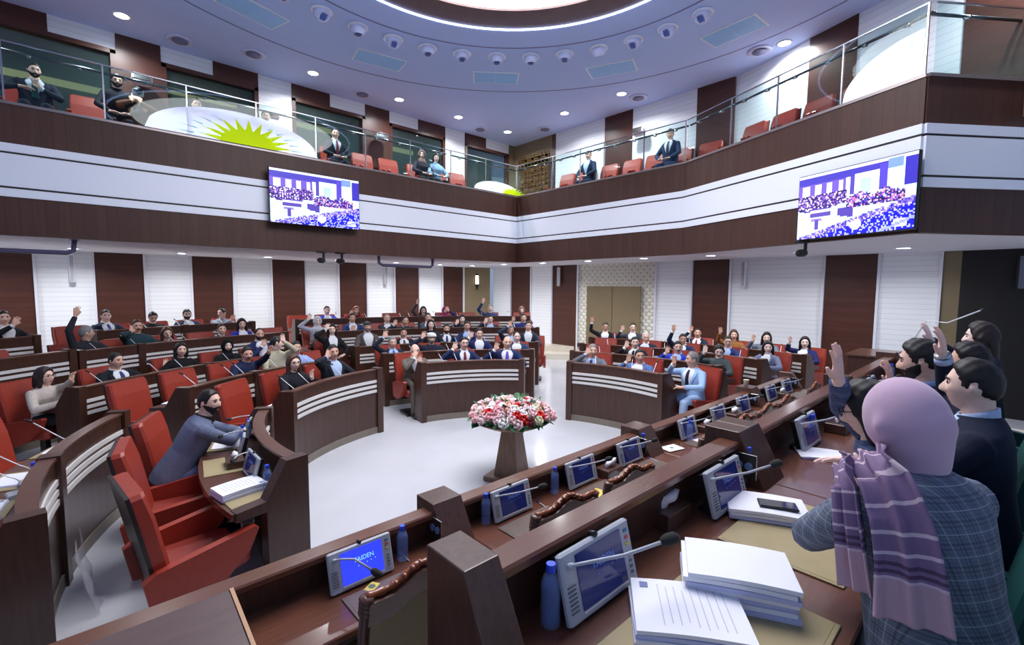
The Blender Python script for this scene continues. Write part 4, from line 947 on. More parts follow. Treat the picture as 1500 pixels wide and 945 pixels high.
# ---------------------------------------------------------------- wall screens
SCRP = [((0, 0, 1, .05), (226, 228, 255)), ((0, .05, 1, .16), (70, 62, 170)), ((0, .16, .45, .42), (110, 86, 190)), ((.04, .17, .11, .36), (244, 250, 255)), ((.16, .17, .22, .36), (244, 250, 255)), ((.27, .17, .33, .37), (236, 246, 255)), ((.39, .17, .42, .38), (236, 246, 255)), ((.45, .16, .49, .5), (236, 246, 255)), ((.49, .15, .52, .5), (84, 70, 170)), ((.52, .14, .74, .45), (228, 244, 250)), ((.57, .22, .66, .45), (176, 200, 226)), ((.73, .06, .79, .45), (84, 70, 190)), ((.79, .05, .91, .48), (230, 248, 246)), ((.79, .02, .90, .15), (120, 150, 226)), ((.91, .05, 1, .5), (60, 52, 170)), ((0, .42, 1, 1), (206, 236, 250))]
def tv(label, M, w, h, seed, arm=None):
    t = thing('wall_screen', label, 'screen', M.translation); Mi = M.to_3x3().to_4x4()
    b = MB(); b.bevbox((0,0,0), (w, .06, h), .008, mtx=Mi); b.build('casing', m_blackp, t)
    rnd = random.Random(seed); nx, ny = 80, 46; b = MB(); pal = {}; mats = []
    def col(u, v):
        c = (206, 236, 250)
        for (x0, y0, x1, y1), cc in SCRP:
            if x0 <= u < x1 and y0 <= v < y1: c = cc
        # seated crowd, benches, flower stand and the near desks of the filmed hall
        if .32 < v < .55+.05*math.sin(u*9) and u < .46: c = rnd.choice([(70, 44, 120), (40, 26, 84), (150, 110, 200), (226, 220, 250), (90, 60, 150)])
        if .40 < v < .60 and u >= .46 and u < .92: c = rnd.choice([(60, 40, 110), (34, 24, 90), (200, 196, 244), (190, 110, 170), (80, 70, 190)]) if v > .42+.03*math.sin(u*30) else c
        if .54 < v < .67 and .12 < u < .33: c = (92, 72, 160) if not .565 < v < .60 else (220, 220, 240)
        if .58+(u-.39)*.2 < v < .70+(u-.39)*.35 and .39 < u < .52: c = (84, 66, 160)
        if ((u-.19)/.06)**2+((v-.72)/.03)**2 < 1: c = (150, 120, 190)
        if abs(u-.19) < .018 and .72 < v < .86: c = (90, 70, 160)
        L = .98-u*.42
        if v > L: c = rnd.choice([(110, 90, 200), (150, 130, 220), (60, 44, 170), (200, 190, 250)])
        if v > L+.09: c = (30, 30, 190) if rnd.random() < .7 else (180, 180, 250)
        if ((u-.55)/.05)**2+((v-.86)/.07)**2 < 1 or ((u-.9)/.05)**2+((v-.9)/.06)**2 < 1: c = (226, 220, 255)
        if abs(v-(1.46-u*.62)) < .02: c = (150, 160, 240)
        return c
    vs = []; T = {}
    for j in range(ny+1):
        for i in range(nx+1): vs.append(Mi @ Vector((-w/2+.012+(w-.024)*i/nx, -.0305, h/2-.012-(h-.024)*j/ny)))
    fs = []; mi = []
    for j in range(ny):
        for i in range(nx):
            c = col((i+.5)/nx, (j+.5)/ny)
            if c not in pal: pal[c] = len(pal); mats.append(mat('screen_%02x%02x%02x' % c, c, rough=.2, emit=.72, emit_rgb=c))
            a = j*(nx+1)+i; fs.append((a, a+nx+1, a+nx+2, a+1)); mi.append(pal[c])
    b.v = vs; b.f = [list(f) for f in fs]; b.mi = mi; b.build('picture', mats, t)
    b = MB(); b.box((0, .07, 0), (.3, .1, .3), mtx=Mi @ Matrix.Translation((0, .09, 0))); b.build('wall_bracket', m_blackp, t)
    return t
tv('left wall screen showing the hall, on the rear gallery front', Matrix.Translation((-.06, 5.86, 4.03)), 1.82, 1.06, 3)
ang = math.atan2(.92, .39)
tv('right wall screen showing the hall, on the slanting gallery front', Matrix.Translation((4.185, -2.43, 3.50)) @ Matrix.Rotation(ang-PI, 4, 'Z') @ Matrix.Rotation(R_(0), 4, 'X'), 1.60, .96, 5)
# ---------------------------------------------------------------- cameras and speakers
def ptz(label, loc, rz):
    t = thing('ceiling_camera', label, 'camera', loc, rz, 'black cameras under the gallery')
    b = MB(); b.bevbox((0, 0, -.02), (.16, .16, .04), .01); b.bevbox((.05, 0, -.11), (.04, .05, .16), .008); b.build('mount', m_blackp, t)
    b = MB(); b.bevbox((0, 0, -.19), (.15, .13, .11), .03); b.lathe([(.0002, 0), (.035, 0), (.035, .06), (.0002, .06)], seg=12, mtx=Matrix.Translation((0, -.05, -.19)) @ Matrix.Rotation(PI/2, 4, 'X')); b.build('camera_head', m_blackp, t)
ptz('left one of the two small black cameras below the left wall screen', (.02, 5.9, 3.0), 0); ptz('right one of the two small black cameras below the left wall screen', (.42, 5.9, 3.0), .3)
ptz('black camera hanging below the right wall screen', (4.52, -1.75, 3.02), -1.0)
def speaker(label, loc, rz, mt=m_whitep):
    t = thing('wall_speaker', label, 'speaker', loc, rz, 'white wall speakers of the gallery')
    b = MB(); b.bevbox((0, 0, 0), (.30, .22, .17), .04, mtx=Matrix.Rotation(R_(-18), 4, 'X')); b.build('cabinet', mt, t)
    b = MB(); b.box((0, -.112, -.01), (.25, .008, .12), mtx=Matrix.Rotation(R_(-18), 4, 'X') @ Matrix.Translation((0, -.112, -.01))); b.build('grille', m_blackp, t)
    b = MB(); b.tube([(0, .08, 0), (0, .2, .02)], .02, 6); b.build('bracket', m_blackp, t)
speaker('white wall speaker on the wooden column at the left gallery', (-2.72, 7.05, 6.02), 0)
speaker('white wall speaker on the wooden column by the seated man', (2.03, 7.05, 6.02), 0)
speaker('white wall speaker on the right gallery wall by the bald seated man', (6.55, 2.5, 6.1), -PI/2)
def plate(name, label, cat, M, w, h, mt, extra=None, d=.02):
    t = thing(name, label, cat, M.translation); Mi = M.to_3x3().to_4x4()
    b = MB(); b.bevbox((0,0,0), (w, d, h), .004, mtx=Mi); b.build('plate', mt, t)
    if extra: 
        b = MB(); b.box((0,0,0), (w*.6, d, h*.35), mtx=Mi @ Matrix.Translation((0, -.004, h*.2))); b.build('display', extra, t)
plate('wall_switch', 'small white switch plate on the wooden column by the seated man', 'switch', Matrix.Translation((2.05, 7.24, 5.15)), .09, .15, m_whitep)
plate('wall_switch', 'small white switch plate on the right gallery wood stripe', 'switch', Matrix.Translation((6.77, 3.5, 5.3)) @ Matrix.Rotation(-PI/2, 4, 'Z'), .09, .15, m_whitep)
plate('wall_thermostat', 'white thermostat with dark display on the upper white wall at top right', 'thermostat', Matrix.Translation((5.64, -2.64, 5.95)) @ Matrix.Rotation(ang-PI, 4, 'Z'), .12, .2, m_whitep, m_blackp, .03)
plate('wall_thermostat', 'small thermostat on the bright upper white wall above the empty seats', 'thermostat', Matrix.Translation((6.46, -.68, 5.25)) @ Matrix.Rotation(ang-PI, 4, 'Z'), .10, .18, m_whitep, m_blackp, .03)
plate('exit_plate', 'small dark red plate on the white column of the left gallery', 'sign', Matrix.Translation((-.42, 7.25, 5.98)), .2, .08, mat('dark_red', (96, 40, 44)))
# extinguisher in the gallery corner
t = thing('fire_extinguisher', 'red fire extinguisher standing by the right gallery railing', 'fire extinguisher', (6.5, 3.05, 4.45)); b = MB(); b.lathe([(.0002, 0), (.075, 0), (.08, .02), (.08, .42), (.05, .5), (.025, .53), (.025, .56), (.0002, .56)], seg=16); b.build('cylinder', mat('ext_red', (190, 30, 34), rough=.3), t, smooth=True); b = MB(); b.box((0, -.02, .6), (.03, .14, .03)); b.tube([(0, .04, .58), (.05, .09, .5), (.09, .08, .3)], .01, 6); b.build('valve', m_blackp, t)
# acrylic hangers on the lower walls (sloping mirrors of the projector shelf): slim steel lamps
def wall_bar(label, loc, rz):
    t = thing('wall_washer', label, 'wall lamp', loc, rz, 'slim white speakers high on the lower walls'); b = MB(); b.bevbox((0, 0, 0), (.10, .09, .62), .02); b.build('body', m_soff, t); b = MB(); b.box((0, -.047, 0), (.06, .006, .55)); b.build('grille', mat('grille_grey', (170, 172, 182)), t); b = MB(); b.box((0, .06, .2), (.05, .06, .06)); b.build('bracket', m_steel, t)
for p_, lab in (((-3.85, 9.96, 2.62), 'slim white column speaker on the first white stripe of the rear wall'), ((3.6, 9.96, 2.62), 'slim white column speaker on the rear wall near the corner')): wall_bar(lab, p_, 0)
for n_, lab in ((6.25, 'slim white column speaker between wood and quilted surround'), (.45, 'slim white column speaker on the white wall right of the quilted surround')): wall_bar(lab, (sx(n_)-.14, n_-.0, 2.62), -PI/2)
# wall lamp on the olive corner
t = thing('wall_lantern', 'dark wall lantern with white glass on the olive corner panel', 'wall lamp', (7.22, 9.74, 2.45), R_(-28)); b = MB(); b.lathe([(.0002, .33), (.05, .3), (.07, .27), (.06, .25), (.0002, .25)], seg=8); b.lathe([(.0002, -.30), (.02, -.28), (.05, -.14), (.085, -.10), (.085, -.08), (.0002, -.08)], seg=8); b.tube([(0, .12, -.1), (0, .02, -.12)], .018, 6); b.build('fitting', m_blackp, t); b = MB(); b.lathe([(.0002, -.08), (.065, -.08), (.06, .25), (.0002, .25)], seg=8); b.build('glass_shade', mat('lamp_glass', (244, 240, 230), emit=1.5), t)
# conduit pipes under the gallery edge
m_pipe = mat('pipe_grey', (120, 118, 150), rough=.3, metal=.6)
def pipe(label, pts): 
    t = thing('conduit_pipe', label, 'pipe', pts[0]); o = Vector(pts[0]); b = MB(); b.tube([Vector(p)-o for p in pts], .035, 10); b.build('tube', m_pipe, t, smooth=True)
    b = MB(); b.lathe([(.0002, 0), (.06, 0), (.06, .012), (.0002, .012)], seg=12, mtx=Matrix.Translation(Vector(pts[-1])-o-Vector((0,0,.012)))); b.build('flange', m_pipe, t)
pipe('grey pipe bending up to the soffit at the left edge', [(-8.4, 6.35, 2.78), (-3.86, 6.35, 2.78), (-3.78, 6.35, 2.82), (-3.76, 6.35, 2.995)])
pipe('grey pipe loop under the rear gallery near the corner', [(1.55, 6.35, 2.995), (1.55, 6.35, 2.83), (1.65, 6.35, 2.78), (3.0, 6.35, 2.78), (3.06, 6.35, 2.83), (3.06, 6.35, 2.995)])
# ---------------------------------------------------------------- ceiling fixtures
m_vent = mat('blue_vent', (165, 212, 255), rough=.5)
vlab = ['pale blue ceiling vent above the left gallery, leftmost', 'pale blue ceiling vent second from the left', 'pale blue ceiling vent in the middle, nearest the corner', 'pale blue ceiling vent fourth from the left', 'pale blue ceiling vent above the right gallery, rightmost']
for k, a in enumerate((106.5, 79.6, 51.4, 22.8, -4.4)):
    t = thing('ceiling_vent', vlab[k], 'vent', polar(4.98, a, ZC), R_(a), 'pale blue ceiling vents')
    b = MB(); b.box((0, 0, -.006), (.54, .98, .012)); b.build('frame', m_white, t); b = MB(); 
    for sg in (-1, 1): b.box((0, sg*.235, -.011), (.48, .455, .014))
    b.build('panel', m_vent, t)
    b = MB()
    for j in range(9): b.box((-.2+j*.05, 0, -.019), (.012, .92, .004))
    b.build('slats', m_vent, t)
m_jet = mat('jet_white', (206, 214, 246), rough=.35)
jn = ['first', 'second', 'third', 'fourth', 'fifth', 'sixth', 'seventh', 'eighth', 'ninth', 'tenth', 'eleventh', 'twelfth', 'thirteenth']
for k, a in enumerate((107.8, 98.4, 89.2, 80, 70.7, 61.3, 51.6, 42.1, 32.7, 23.3, 14, 5, -3.8)):
    t = thing('jet_nozzle', 'white bowl shaped air nozzle, %s from the left around the ceiling light' % jn[k], 'air nozzle', polar(4.03, a, ZC), R_(a), 'white air nozzles around the ceiling light')
    b = MB(); b.lathe([(.13, 0), (.175, -.005), (.18, -.02), (.15, -.035), (.135, -.03)], seg=24); b.build('ring', m_white, t, smooth=True)
    tl = Matrix.Translation((0, 0, -.03)) @ Matrix.Rotation(R_([8, 30, -6, 26, 4, 10, 0, -5, 8, -28, 20, 36, 32][k]), 4, 'Y')
    b = MB(); b.lathe([(.0002, .06), (.10, .05), (.135, .0), (.13, -.05), (.105, -.105), (.10, -.11), (.08, -.10), (.0002, -.085)], seg=20, mtx=tl); b.build('bowl', m_jet, t, smooth=True)
    b = MB(); b.lathe([(.0002, -.095), (.05, -.10), (.05, -.115), (.0002, -.115)], seg=14, mtx=tl)
    for y in (-.035, .0, .035): b.box((0,0,0), (.12, .012, .012), mtx=tl @ Matrix.Translation((0, y, -.108)))
    b.build('outlet', mat('jet_blue', (70, 96, 170), rough=.4), t)
for k, (x, y) in enumerate(((-2.16, 6.72), (-1.02, 6.35), (1.37, 6.7), (4.92, 6.7), (6.25, 5.4), (6.25, 2.35), (6.0, -.45))):
    t = thing('ceiling_diffuser', 'round flat ceiling diffuser, %s from the left' % jn[k], 'diffuser', (x, y, ZC), 0, 'round ceiling diffusers'); 
    b = MB(); b.lathe([(.0002, -.01), (.12, -.012), (.2, -.03), (.22, -.02), (.22, 0), (.0002, 0)], seg=24); b.build('rim', m_jet, t, smooth=True); b = MB(); b.lathe([(.0002, -.035), (.13, -.04), (.13, -.03), (.0002, -.03)], seg=20); b.build('plate', mat('diff_grey', (120, 122, 160)), t, smooth=True)
m_lamp = mat('downlight_glow', (255, 255, 255), emit=30, emit_rgb=(240, 246, 255))
def downlight(label, loc, power, grp, r=.10, spread=150):
    t = thing('downlight', label, 'downlight', loc, 0, grp)
    b = MB(); b.lathe([(r, -.002), (r+.03, -.004), (r+.03, -.012), (r, -.014), (r, -.002)], seg=20); b.build('trim_ring', m_white, t, smooth=True)
    b = MB(); b.lathe([(.0002, -.004), (r, -.004), (r, -.008), (.0002, -.008)], seg=20); b.build('diffuser', m_lamp, t)
    ld = bpy.data.lights.new('downlight_beam', 'AREA'); ld.shape = 'DISK'; ld.size = r*1.6; ld.energy = power; ld.color = (.97, .98, 1.0); ld.spread = R_(spread)
    lo = bpy.data.objects.new('downlight_beam', ld); COL.objects.link(lo); lo.parent = t; lo.location = (0, 0, -.02)
for k, (x, y) in enumerate(((-5.9, 6.45), (-3.0, 6.45), (.13, 6.4), (2.17, 6.4), (3.91, 6.36), (5.66, 6.34), (5.74, 4.22), (5.78, 2.5), (6.04, -.86), (4.6, -3.9))):
    downlight(['downlight out past the left edge of the rear gallery', 'bright round downlight above the photographer, leftmost', 'bright round downlight above the white column, second from left', 'bright round downlight third from left over the rear gallery', 'bright round downlight fourth from left over the rear gallery', 'bright round downlight nearest the gallery corner', 'bright round downlight just right of the corner', 'bright round downlight over the bald seated man', 'bright round downlight against the right white wall', 'downlight over the near right corner of the gallery'][k], (x, y, ZC), 42, 'downlights over the gallery')
for k, (x, y) in enumerate(((6.16, 8.66), (6.22, 7.1), (6.41, 5.58), (6.43, 3.91), (6.38, 2.16), (6.5, .56), (6.66, -1.12), (6.8, -2.67))):
    downlight('recessed downlight under the right gallery, %s from the corner' % jn[k], (x, y, ZS), 19, 'downlights under the right gallery')
for k, x in enumerate((-7.4, -5.6, -3.8, -2.0, -.2, 1.6, 3.4, 5.0)):  # row of lamps added to brighten the rear wall and soffit
    downlight('added downlight under the rear gallery, %s from the left' % jn[k], (x, 8.9, ZS), 23, 'added downlights under the rear gallery', .09)
for k, x in enumerate((-1.27, 2.76)):
    t = thing('slot_vent', ['thin dark slot vent in the left soffit', 'thin dark slot vent in the soffit near the pipe loop'][k], 'vent', (x, 6.5, ZS)); b = MB(); b.box((0, 0, -.004), (.4, .12, .008)); b.build('frame', m_soff, t); b = MB(); b.box((0, 0, -.008), (.34, .06, .006)); b.build('slot', m_blackp, t)
# ---------------------------------------------------------------- flower stand in the middle of the floor
t = thing('flower_stand', 'square tapered wooden pedestal with a shallow round bowl in the hall centre', 'pedestal', (-.02, -.08, 0), R_(20))
m_ped = mat('pedestal_wood', (124, 94, 76), rough=.4, noise=.2, nscale=8, stretch=(6, 6, .5))
b = MB(); b.bevbox((0, 0, .03), (.50, .50, .06), .006); b.build('base', m_ped, t)
b = MB(); b.loft([[(sx_*w, sy_*w, z) for sx_, sy_ in ((-1,-1),(1,-1),(1,1),(-1,1))] for z, w in ((.06, .155), (.62, .088))]); b.build('column', m_ped, t)
b = MB(); b.lathe([(.0002, .60), (.12, .60), (.33, .655), (.45, .71), (.46, .725), (.43, .73), (.3, .70), (.0002, .68)], seg=40); b.build('bowl', m_ped, t, smooth=True)
rnd = random.Random(11)
FC = [((252, 218, 222), 'pale_pink'), ((250, 186, 194), 'rose_pink'), ((255, 252, 250), 'white_petal'), ((214, 40, 40), 'red_petal'), ((236, 186, 170), 'peach_petal'), ((120, 24, 40), 'wine_petal'), ((226, 226, 190), 'cream_petal')]
fm = {n: mat(n, c, rough=.7) for c, n in FC}
m_leaf = mat('leaf_green', (34, 92, 58), rough=.5, noise=.25, nscale=14); m_leafb = mat('leaf_light', (84, 140, 90), rough=.5)
def rose(b, r):
    b.sphere((0, 0, r*.55), (r*.5, r*.5, r*.55), 8, 5)
    for lay, (rr, hh, n) in enumerate(((.62, .95, 4), (.85, .8, 5), (1.0, .58, 6))):
        for k in range(n):
            a = 2*PI*(k+.5*lay)/n; pts = []
            for z, w, o in ((.05, .25, .45), (hh*.5, .55, .92), (hh, .5, 1.02), (hh*1.08, .2, 1.12)):
                c = Vector((math.cos(a), math.sin(a), 0)); tg = Vector((-math.sin(a), math.cos(a), 0)); p = c*(rr*o*r)+Vector((0, 0, z*r)); pts.append([p-tg*w*r, p+c*(.12*r), p+tg*w*r, p-c*(.05*r)])
            b.loft(pts)
    return b
proto = {}
i = 0
def flower_at(x, y, z, nrm, kind, r):
    key = (kind,)
    q = Vector((0,0,1)).rotation_difference(nrm)
    nm = {'white_petal': ('round white flower', 'white'), 'red_petal': ('red rose', 'red'), 'pale_pink': ('pale pink rose', 'pale pink'), 'rose_pink': ('pink rose', 'pink'), 'peach_petal': ('peach rose', 'peach'), 'wine_petal': ('dark wine flower', 'wine'), 'cream_petal': ('cream flower', 'cream')}[kind]
    if key not in proto:
        b = MB(); rose(b, 1.0); tt = b.build('rose', fm[kind], smooth=True)
        tag(tt, nm[0]+' in the round flower arrangement', 'flower', nm[1]+' flowers of the arrangement'); proto[key] = tt; o = tt
    else:
        o = proto[key].copy(); COL.objects.link(o)
    o.location = (x, y, z); o.scale = (r, r, r); o.rotation_mode = 'QUATERNION'; o.rotation_quaternion = q @ Quaternion((0, 0, 1), rnd.uniform(0, 6))
spots = []
for tr_ in range(6000):
    a = rnd.uniform(0, 2*PI); rr = math.sqrt(rnd.random())*.47
    if all((rr*math.cos(a)-p[0])**2+(rr*math.sin(a)-p[1])**2 > .071**2 for p in spots): spots.append((rr*math.cos(a), rr*math.sin(a)))
    if len(spots) >= 105: break
for (x, y) in spots:
    rr = math.hypot(x, y)/.47; z = .745+.16*math.sqrt(max(0, 1-rr*rr*.96)); nv = Vector((x*2.2*(.3+rr), y*2.2*(.3+rr), .45)).normalized()
    kind = rnd.choices([n for _, n in FC], [6, 3, 8, 4, 1.5, .5, 1.5])[0]
    flower_at(x-.02, y-.08, z, nv, kind, rnd.uniform(.040, .056))
def leaf_mesh():
    b = MB(); rings = []
    for i in range(9):
        u = i/8; w = .32*math.sin(PI*min(1, u*.95+.03)); z = -.2*u*u; rings.append([Vector((u, -w, z+.05)), Vector((u, 0, z)), Vector((u, w, z+.05)), Vector((u, 0, z-.015))])
    b.loft(rings); return b
b = MB(); lf0 = leaf_mesh()
for k in range(64):
    a = 2*PI*k/64+rnd.uniform(-.05, .05); s_ = rnd.uniform(.10, .17); M_ = Matrix.Translation((.385*math.cos(a), .385*math.sin(a)+.0, .757+rnd.uniform(-.012, .03))) @ Matrix.Rotation(a+rnd.uniform(-.5, .5), 4, 'Z') @ Matrix.Rotation(rnd.uniform(-.2, .3), 4, 'Y') @ Matrix.Rotation(rnd.uniform(-.6, .6), 4, 'X') @ Matrix.Diagonal((s_, s_, s_, 1))
    b.add([M_ @ v for v in lf0.v], lf0.f, k % 3 == 0 and 1 or 0)
for k in range(40):
    a = rnd.uniform(0, 2*PI); r_ = rnd.uniform(.05, .42); s_ = .08; M_ = Matrix.Translation((r_*math.cos(a), r_*math.sin(a), .80+.13*math.sqrt(max(0, 1-(r_/.47)**2)))) @ Matrix.Rotation(a, 4, 'Z') @ Matrix.Rotation(rnd.uniform(-1.2, -.4), 4, 'Y') @ Matrix.Diagonal((s_, s_, s_, 1))
    b.add([M_ @ v for v in lf0.v], lf0.f, 1 if k % 2 else 0)
rings = []
b.lathe([(.0002, .70), (.40, .72), (.44, .76), (.36, .82), (.2, .87), (.0002, .885)], seg=24, m=0)
o = b.build('foliage_bed', [m_leaf, m_leafb], origin=(0, 0, .70)); o.location = (-.02, -.08, .70); tag(o, 'green leaves around and under the roses on the pedestal', 'leaves', None, 'stuff')
# ---------------------------------------------------------------- items on the near left desks
def leftdesk(r, a, z): return polar(r, a, z)
pad('beige desk pad under the paper stack at the near end of the curved desk', polar(2.92, 186, .7505), .42, .29, R_(186)+PI/2)
pad('beige desk pad in the middle of the near curved desk', polar(2.92, 172, .7505), .42, .29, R_(172)+PI/2)
pad('beige desk pad before the leaning man', polar(2.92, 159.5, .7505), .42, .29, R_(159.5)+PI/2)
paper_stack('white paper stack on the near end of the curved desk', polar(2.93, 185, .758), .31, .22, .05, R_(185)+.1, 4, 21, lines=True, fan=.004)
paper_stack('white sheets under the leaning man\'s hands', polar(2.92, 160, .758), .30, .22, .008, R_(160)+PI/2, 2, 22, emblem=False, fan=.004)
term_off_s = tuple(term_off.scale); term_off.scale = (1, 1, 1); tl1 = dup(term_off, polar(2.80, 180, .7515), R_(180)+PI/2, 'clear edged conference terminal by the paper stack on the near curved desk', 'terminals on the left curved desks')
dup(term_off, polar(2.80, 166, .7515), R_(166)+PI/2, 'conference terminal in the middle of the near curved desk', 'terminals on the left curved desks')
dup(term_off, polar(2.80, 154.6, .7515), R_(154.6)+PI/2, 'conference terminal at the far end of the near curved desk', 'terminals on the left curved desks')
term_off.scale = term_off_s; tissue_box('wooden tissue box on the near curved desk', polar(2.84, 173, .75), R_(173)+PI/2)
bottle(polar(2.78, 187.5, .75), 'water bottle at the near end of the near curved desk'); bottle(polar(2.78, 162, .75), 'water bottle before the leaning man'); bottle(polar(2.76, 157.4, .75), 'second water bottle by the leaning man\'s hand')
for a, l1 in ((155, 'white papers at the far end of the second left desk'), (165, 'white papers on the second left desk, middle'), (173, 'white papers with a dark mark on the second left desk'), (181, 'small white slip on the second left desk pad')):
    pad('beige desk pad under ' + l1, polar(4.30, a, .7505), .42, .29, R_(a)+PI/2)
    paper_stack(l1, polar(4.30, a, .758), .28 if a < 180 else .1, .2 if a < 180 else .08, .012, R_(a)+PI/2, 2, int(a), lines=False, emblem=a > 170, fan=.006)
    bottle(polar(4.12, a+3.2, .75), 'water bottle beside ' + l1) if a in (155, 165) else None
paper_stack('white papers on the desk before the empty chair of the left block', polar(4.35, 131, .751), .3, .2, .01, R_(131)+PI/2, 2, 31, lines=False, emblem=False)
paper_stack('papers on the front desk before the woman in glasses', polar(2.9, 113, .751), .3, .2, .03, R_(113)+PI/2, 3, 32, lines=True, emblem=True)
paper_stack('papers on the left end of the front left desk', polar(2.95, 131, .751), .3, .2, .012, R_(131)+PI/2, 2, 33, lines=False, emblem=False)
t = thing('plastic_sheet', 'crumpled clear plastic sheet on the floor behind the red armchairs', 'plastic sheet', polar(3.98, 176, 0) * .93)
b = MB(); rr = random.Random(4); rings = []
for i in range(7):
    u = i/6; rings.append([Vector((-.12+u*.1+rr.uniform(-.02, .02), -.18+v*.36/4, .004+.55*(1-u)**1.5*(.8+.2*math.sin(v*2))+rr.uniform(0, .015))) for v in range(5)])
for r in rings: pass
b.loft(rings, closed=False, caps=False); o = b.build('film', mat('clear_film', (220, 224, 240), rough=.15, alpha=.22), t, smooth=True); md = o.modifiers.new('solid', 'SOLIDIFY'); md.thickness = .002
# gallery seats
gs = [(x, 6.78, PI) for x in (-5.5, -4.85, -4.2, -3.45, -2.75, -2.0, -1.3, -.5, .75, 1.5, 2.2, 3.0, 3.7, 4.35)]
gl = [(6.42, y, PI/2) for y in (4.9, 4.2, 3.45, 2.75, 2.1, 1.45, .75)]
ga = math.atan2(.92, .39)
for k in range(4): p_ = Vector((5.93, -.25)) + Vector((-.39, -.92))*(.66*k); gl.append((p_.x, p_.y, ga))
for (x, y, rz) in gs: place_chair((x, y, 4.45), rz, 'red seat of the rear gallery, number %d from its left end' % (gs.index((x, y, rz))+1), 'red seats of the rear gallery')
for (x, y, rz) in gl: place_chair((x, y, 4.45), rz, 'red seat of the right gallery, number %d from the far corner' % (gl.index((x, y, rz))+1), 'red seats of the right gallery')
# ---------------------------------------------------------------- people
def sstep(a, b, x):
    t = max(0.0, min(1.0, (x-a)/(b-a))); return t*t*(3-2*t)
def G(x, s): return math.exp(-(x/s)**2)
NLON, NLAT = 44, 34
def head_grid(fem=False, nose=1.0, off=None):
    """closed head about its middle: +Y face, +Z crown; off(p) -> outward offset"""
    rings = []
    for i in range(1, NLAT):
        th = PI*i/NLAT; ring = []
        for k in range(NLON):
            ph = 2*PI*k/NLON
            d = Vector((math.sin(th)*math.sin(ph), math.sin(th)*math.cos(ph), math.cos(th)))
            x, y, z = d.x*.0755, d.y*.098, d.z*.118
            s = d.z; low = sstep(.05, -1.0, s)
            x *= 1-(.30 if not fem else .36)*low**1.2
            if y < 0: y *= 1-.38*sstep(-.1, -.9, s)
            else: y *= 1-.05*sstep(.5, 1, s) ; y *= 1+.02*low
            if y > 0: y = y - .010*G(x, .05)*sstep(.2, .9, d.y)   # flatter face
            fr = sstep(.25, .75, d.y)
            # brow, sockets, nose, mouth, chin, cheeks
            y += fr*.005*G(z-.030, .010)*G(abs(x)-.026, .024)
            y -= fr*.010*G(abs(x)-.031, .015)*G(z-.012, .011)
            nz = sstep(.026, -.022, z)*sstep(-.046, -.030, z)
            y += fr*nose*.026*nz*G(x, .0095+.006*sstep(0, -.03, z))
            y += fr*.004*G(abs(x)-.014, .008)*G(z+.032, .008)
            y += fr*.007*(G(z+.058, .006)+G(z+.070, .006))*G(x, .022)
            y -= fr*.003*G(z+.064, .004)*G(x, .022)
            y += fr*.010*G(z+.098, .016)*G(x, .022)
            y += fr*.004*G(abs(x)-.045, .018)*G(z+.015, .02)
            # ears
            ear = G(y+.006, .017)*G(z+.002, .026)*sstep(.8, .95, abs(d.x)/max(1e-6, math.hypot(d.x, d.y)))
            x += math.copysign(.017*ear, x)
            p = Vector((x, y, z))
            if off is not None:
                n = Vector((x/.0755**2, y/.098**2, z/.118**2)).normalized(); p += n*off(p, d)
            ring.append(p)
        rings.append(ring)
    return rings
def hairline(ang, kind):
    """height of the hair's lower edge at an angle from the face (0 front, 180 back)"""
    if kind == 'short': pts = [(0, .078), (35, .070), (55, .046), (70, .0), (84, -.004), (92, .034), (104, .030), (116, -.03), (180, -.062)]
    elif kind == 'receding': pts = [(0, .102), (30, .097), (50, .066), (68, .015), (84, .0), (92, .034), (104, .03), (116, -.03), (180, -.06)]
    elif kind == 'bald': pts = [(0, .2), (70, .2), (85, .03), (100, .03), (116, -.03), (180, -.06)]
    else: pts = [(0, .080), (30, .070), (50, .034), (62, -.02), (76, -.07), (180, -.10)]
    for (a0, z0), (a1, z1) in zip(pts, pts[1:]):
        if a0 <= ang <= a1: return z0+(z1-z0)*(ang-a0)/(a1-a0)
    return pts[-1][1]
def hair_rings(kind, t=.012, fem=False):
    def off(p, d):
        ang = abs(math.degrees(math.atan2(p.x, p.y))); zl = hairline(ang, kind)
        m = sstep(zl-.006, zl+.008, p.z)
        if kind == 'bald': m *= sstep(.075, .055, p.z)
        tt = t*(.55+.45*sstep(.0, .06, p.z)) if kind != 'long' else t
        return tt*m*(1+.22*math.sin(p.x*130+p.z*60)*math.sin(p.y*110)) - .007*(1-m)
    return head_grid(fem, 1.0, off)
def beard_rings(full=True, t=.0045):
    def off(p, d):
        ang = abs(math.degrees(math.atan2(p.x, p.y)))
        m = 0
        if p.y > .0 or ang < 100:
            top = -.048 if ang < 22 else (-.040 if ang < 40 else -.03+.0006*(ang-40))
            if full: m = sstep(top+.004, top-.006, p.z)*sstep(98, 84, ang)
            lip = G(abs(p.x), .017)*sstep(-.075, -.070, p.z)*sstep(-.052, -.056, p.z); m *= 1-lip*.9
            m = max(m, sstep(-.038, -.042, p.z)*sstep(-.056, -.052, p.z)*sstep(.031, .026, abs(p.x))*(1 if p.y > 0 else 0))
        return t*m-.006*(1-m)
    return head_grid(False, 1.0, off)
